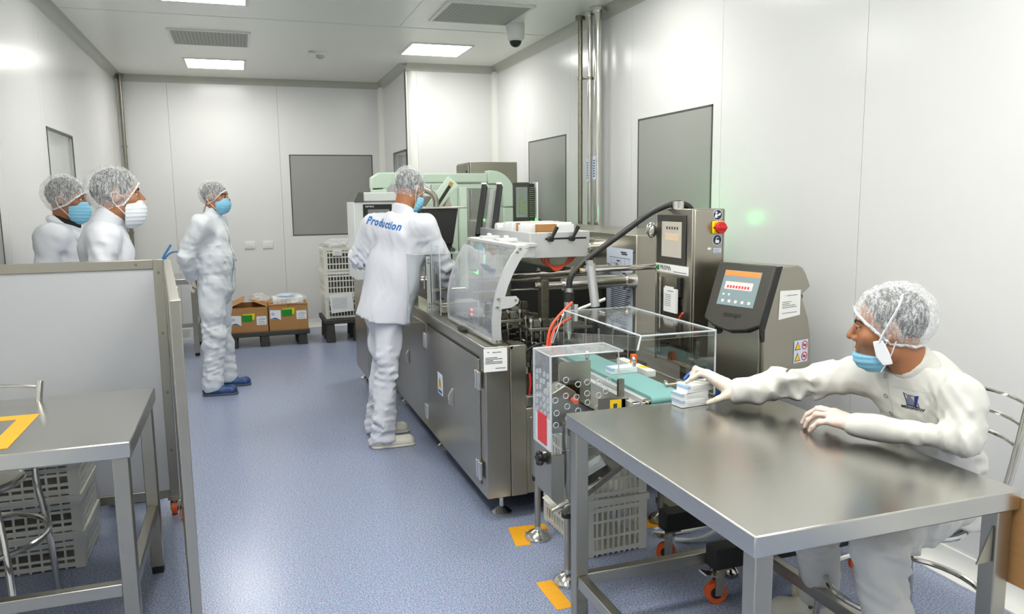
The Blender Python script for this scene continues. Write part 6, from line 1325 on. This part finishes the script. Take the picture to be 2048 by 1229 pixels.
# keep the sleeves above the table top
near = (X_ < 1.915) & (Y_ < 2.58); S.D = np.where(near, np.maximum(S.D, (TZ+.001-Z_)), S.D).astype(np.float32)
ct = sdf_part('coat', S, 'cloth_warm', R_, label='white lab coat with pocket logo'); bv = surf(ct); cl_ = collar(R_, J, H, .071, .035, 'cloth_warm')
fv = Vector(J['f']); sd = Vector((fv.y, -fv.x, 0))      # sd: his right
vs, fs = grid_subdiv([(-.0015, 0, 0), (.0015, 0, 0), (.0015, .34, 0), (-.0015, .34, 0)], [(0, 1, 2, 3)], 5)
CX = Vector((1.98, 1.90, 0)); drape('placket_seam', vs, fs, 'cloth_seam', ct, bv, CX+fv*.11+Vector((0, 0, .70))-sd*.005, sd, (0, 0, 1), -fv, .0012, .8, 0)
def on_chest(name, vs, fs, m, s, z, lift=.0015, n=2, par=None):
    vs, fs = grid_subdiv(vs, fs, n); return drape(name, vs, fs, m, par or ct, bv, CX+fv*.105+sd*s+Vector((0, 0, z)), -sd, (0, 0, 1), -fv, lift, .4, 0)
for z in (1.005, .94, .88):
    c = [(.0075*math.cos(a*PI/8), .0075*math.sin(a*PI/8), 0) for a in range(16)]+[(.0048*math.cos(a*PI/8), .0048*math.sin(a*PI/8), 0) for a in range(16)]
    on_chest('snap_ring', c, [(i, (i+1) % 16, 16+(i+1) % 16, 16+i) for i in range(16)], 'steel_dark', .006, z, .003, 0)
on_chest('pocket_seam', [(-.05, 0, 0), (.05, 0, 0), (.05, .0022, 0), (-.05, .0022, 0)], [(0, 1, 2, 3)], 'cloth_seam', -.07, .975, .0012, 4)
# pocket emblem: pinched frame, stripes, solid ribbon, two light wedges, name beneath
LS, LZ = -.074, .945
q = lambda *p: ([(x*.001, y*.001, 0) for x, y in p], [tuple(range(len(p)))])
lg = on_chest('pocket_emblem', *q((-24, 20), (-21, 20), (-15, -5), (-16, -20), (-18, -20), (-18, -6)), 'logo_navy', LS, LZ, .002, 1)
on_chest('emblem_edge', *q((-24, 20), (-12, 15), (8, 15), (11, 12), (8, 12.5), (-12, 12.5), (-21, 17)), 'logo_navy', LS, LZ, .002, 1, lg)
on_chest('emblem_edge', *q((-18, -20), (20, -22), (21, -19), (-18, -17)), 'logo_navy', LS, LZ, .002, 1, lg)
on_chest('emblem_ribbon', *q((11, 15), (24, 18), (18, -4), (12, -20), (6, -20), (11, -2)), 'logo_navy', LS, LZ, .002, 1, lg)
on_chest('emblem_edge', *q((17, -6), (19, -6), (22, -19), (20, -19)), 'logo_navy', LS, LZ, .002, 1, lg)
for k in range(13):
    y = 11-k*2.3; l = -15+.3*abs(6-k)-(3 if k > 9 else 0); r_ = 10 if k > 4 else 10-(1+(4-k)*2.2)
    on_chest('emblem_stripe', *q((l, y), (r_, y-.6), (r_, y-1.8), (l, y-1.2)), 'logo_navy', LS, LZ, .002, 0, lg)
vs, fs = text_mesh('MERHADOV', .0125, extrude=0, bold=.0004); on_chest('emblem_name', [(x, y-.027, 0) for x, y, z in vs], fs, 'black_cloth', LS, LZ, .002, 0, lg)
# trousers, shoes
S = prim_sdf([(rc((2.12, 1.83, .60), (2.12, 2.01, .60), .10, .10), .04)]+leg_prims(J, 'R', .098, .084, .078)+leg_prims(J, 'L', .10, .088, .085), .0095); S.cut((0, 0, .06), (0, 0, -1)); S.disp(wrinkle(.009, 12, 61, .4))
for q_ in 'RL': S.disp(folds(J['kn'+q_]+v3(.06, 0, -.05), (1, 0, 1), .018, .055, .15)); S.disp(folds(J['hip'+q_]+v3(-.1, 0, 0), (1, 0, .1), .013, .06, .14)); S.disp(folds(J['an'+q_]+v3(0, 0, .08), (0, 0, 1), .007, .06, .1))
sdf_part('trousers', S, 'cloth_warm', R_)
shoe(R_, 'clog', (2.03, 2.21, 0), (1.81, 2.33, 0), 'croc', strap=True); shoe(R_, 'clog', (1.93, 1.765, 0), (1.66, 1.775, 0), 'croc', strap=True)
# right glove gripping the top box
def fingers(P, chains, r0=.0105, r1=.0085):
    for c in chains:
        for i in range(len(c)-1): a = r0+(r1-r0)*i/(len(c)-1); b = r0+(r1-r0)*(i+1)/(len(c)-1); P.append((rc(c[i], c[i+1], a, b), .005))
W_ = J['wrR']; kn = [(1.603, 2.452, .912), (1.612, 2.478, .922), (1.625, 2.505, .917), (1.64, 2.53, .905)]
P = [(rc((1.715, 2.38, .86), W_, .031, .028, (0, 0, 1), .85), .01)]
for i, k in enumerate(kn): P.append((rc(W_+v3(-.02, .004+.012*(i-1.5)*-.3, .0), k, .021, .0135), .016))
P.append((rc((1.66, 2.425, .885), (1.63, 2.47, .90), .02, .018), .02))
fingers(P, [[kn[0], (1.570, 2.462, .924), (1.543, 2.474, .907), (1.528, 2.484, .892)], [kn[1], (1.583, 2.50, .932), (1.572, 2.508, .912), (1.568, 2.512, .891)], [kn[2], (1.60, 2.538, .928), (1.592, 2.551, .903), (1.592, 2.553, .878)], [kn[3], (1.622, 2.556, .912), (1.616, 2.563, .89), (1.616, 2.562, .868)]])
P += [(rc((1.675, 2.39, .862), (1.648, 2.40, .850), .021, .017), .014), (rc((1.648, 2.40, .850), (1.622, 2.418, .834), .0155, .0125), .008), (rc((1.622, 2.418, .834), (1.598, 2.444, .816), .0125, .0095), .005)]
S = prim_sdf(P, .0032, .02); S.disp(wrinkle(.0007, 90, 71, 1)); sdf_part('glove', S, 'glove', R_, label='cream latex glove resting on the boxes')
# left glove resting on the table
W_ = J['wrL']; kn = [(1.808, 2.028, .868), (1.789, 2.022, .872), (1.769, 2.008, .866), (1.752, 1.988, .852)]
P = [(rc((1.822, 1.90, .852), W_, .032, .028, (0, 0, 1), .85), .01)]
for i, k in enumerate(kn): P.append((rc(W_+v3(.012-.010*i, .012, .002), k, .021, .0135), .016))
fingers(P, [[kn[0], (1.793, 2.078, .870), (1.782, 2.112, .846), (1.777, 2.132, .818)], [kn[1], (1.771, 2.068, .872), (1.758, 2.098, .846), (1.752, 2.112, .815)], [kn[2], (1.75, 2.045, .862), (1.738, 2.068, .838), (1.734, 2.078, .813)], [kn[3], (1.733, 2.012, .846), (1.722, 2.028, .826), (1.719, 2.036, .812)]])
P += [(rc((1.826, 1.955, .85), (1.836, 1.995, .846), .02, .016), .014), (rc((1.836, 1.995, .846), (1.828, 2.04, .836), .0145, .0125), .008), (rc((1.828, 2.04, .836), (1.812, 2.07, .822), .0125, .0095), .005)]
S = prim_sdf(P, .0032, .02); S.cut((0, 0, TZ+.001), (0, 0, -1)); S.disp(wrinkle(.0007, 90, 72, 1)); sdf_part('glove', S, 'glove_pink', R_, label='cream latex glove lying on the table')
for w, e, m in (('wrR', 'elR', 'glove'), ('wrL', 'elL', 'glove_pink')):
    d = J[w]-J[e]; d /= np.linalg.norm(d); x, y = frame_of(d); c = Vector(J[w]-d*.012) if w == 'wrL' else Vector(J[w]-d*.0)
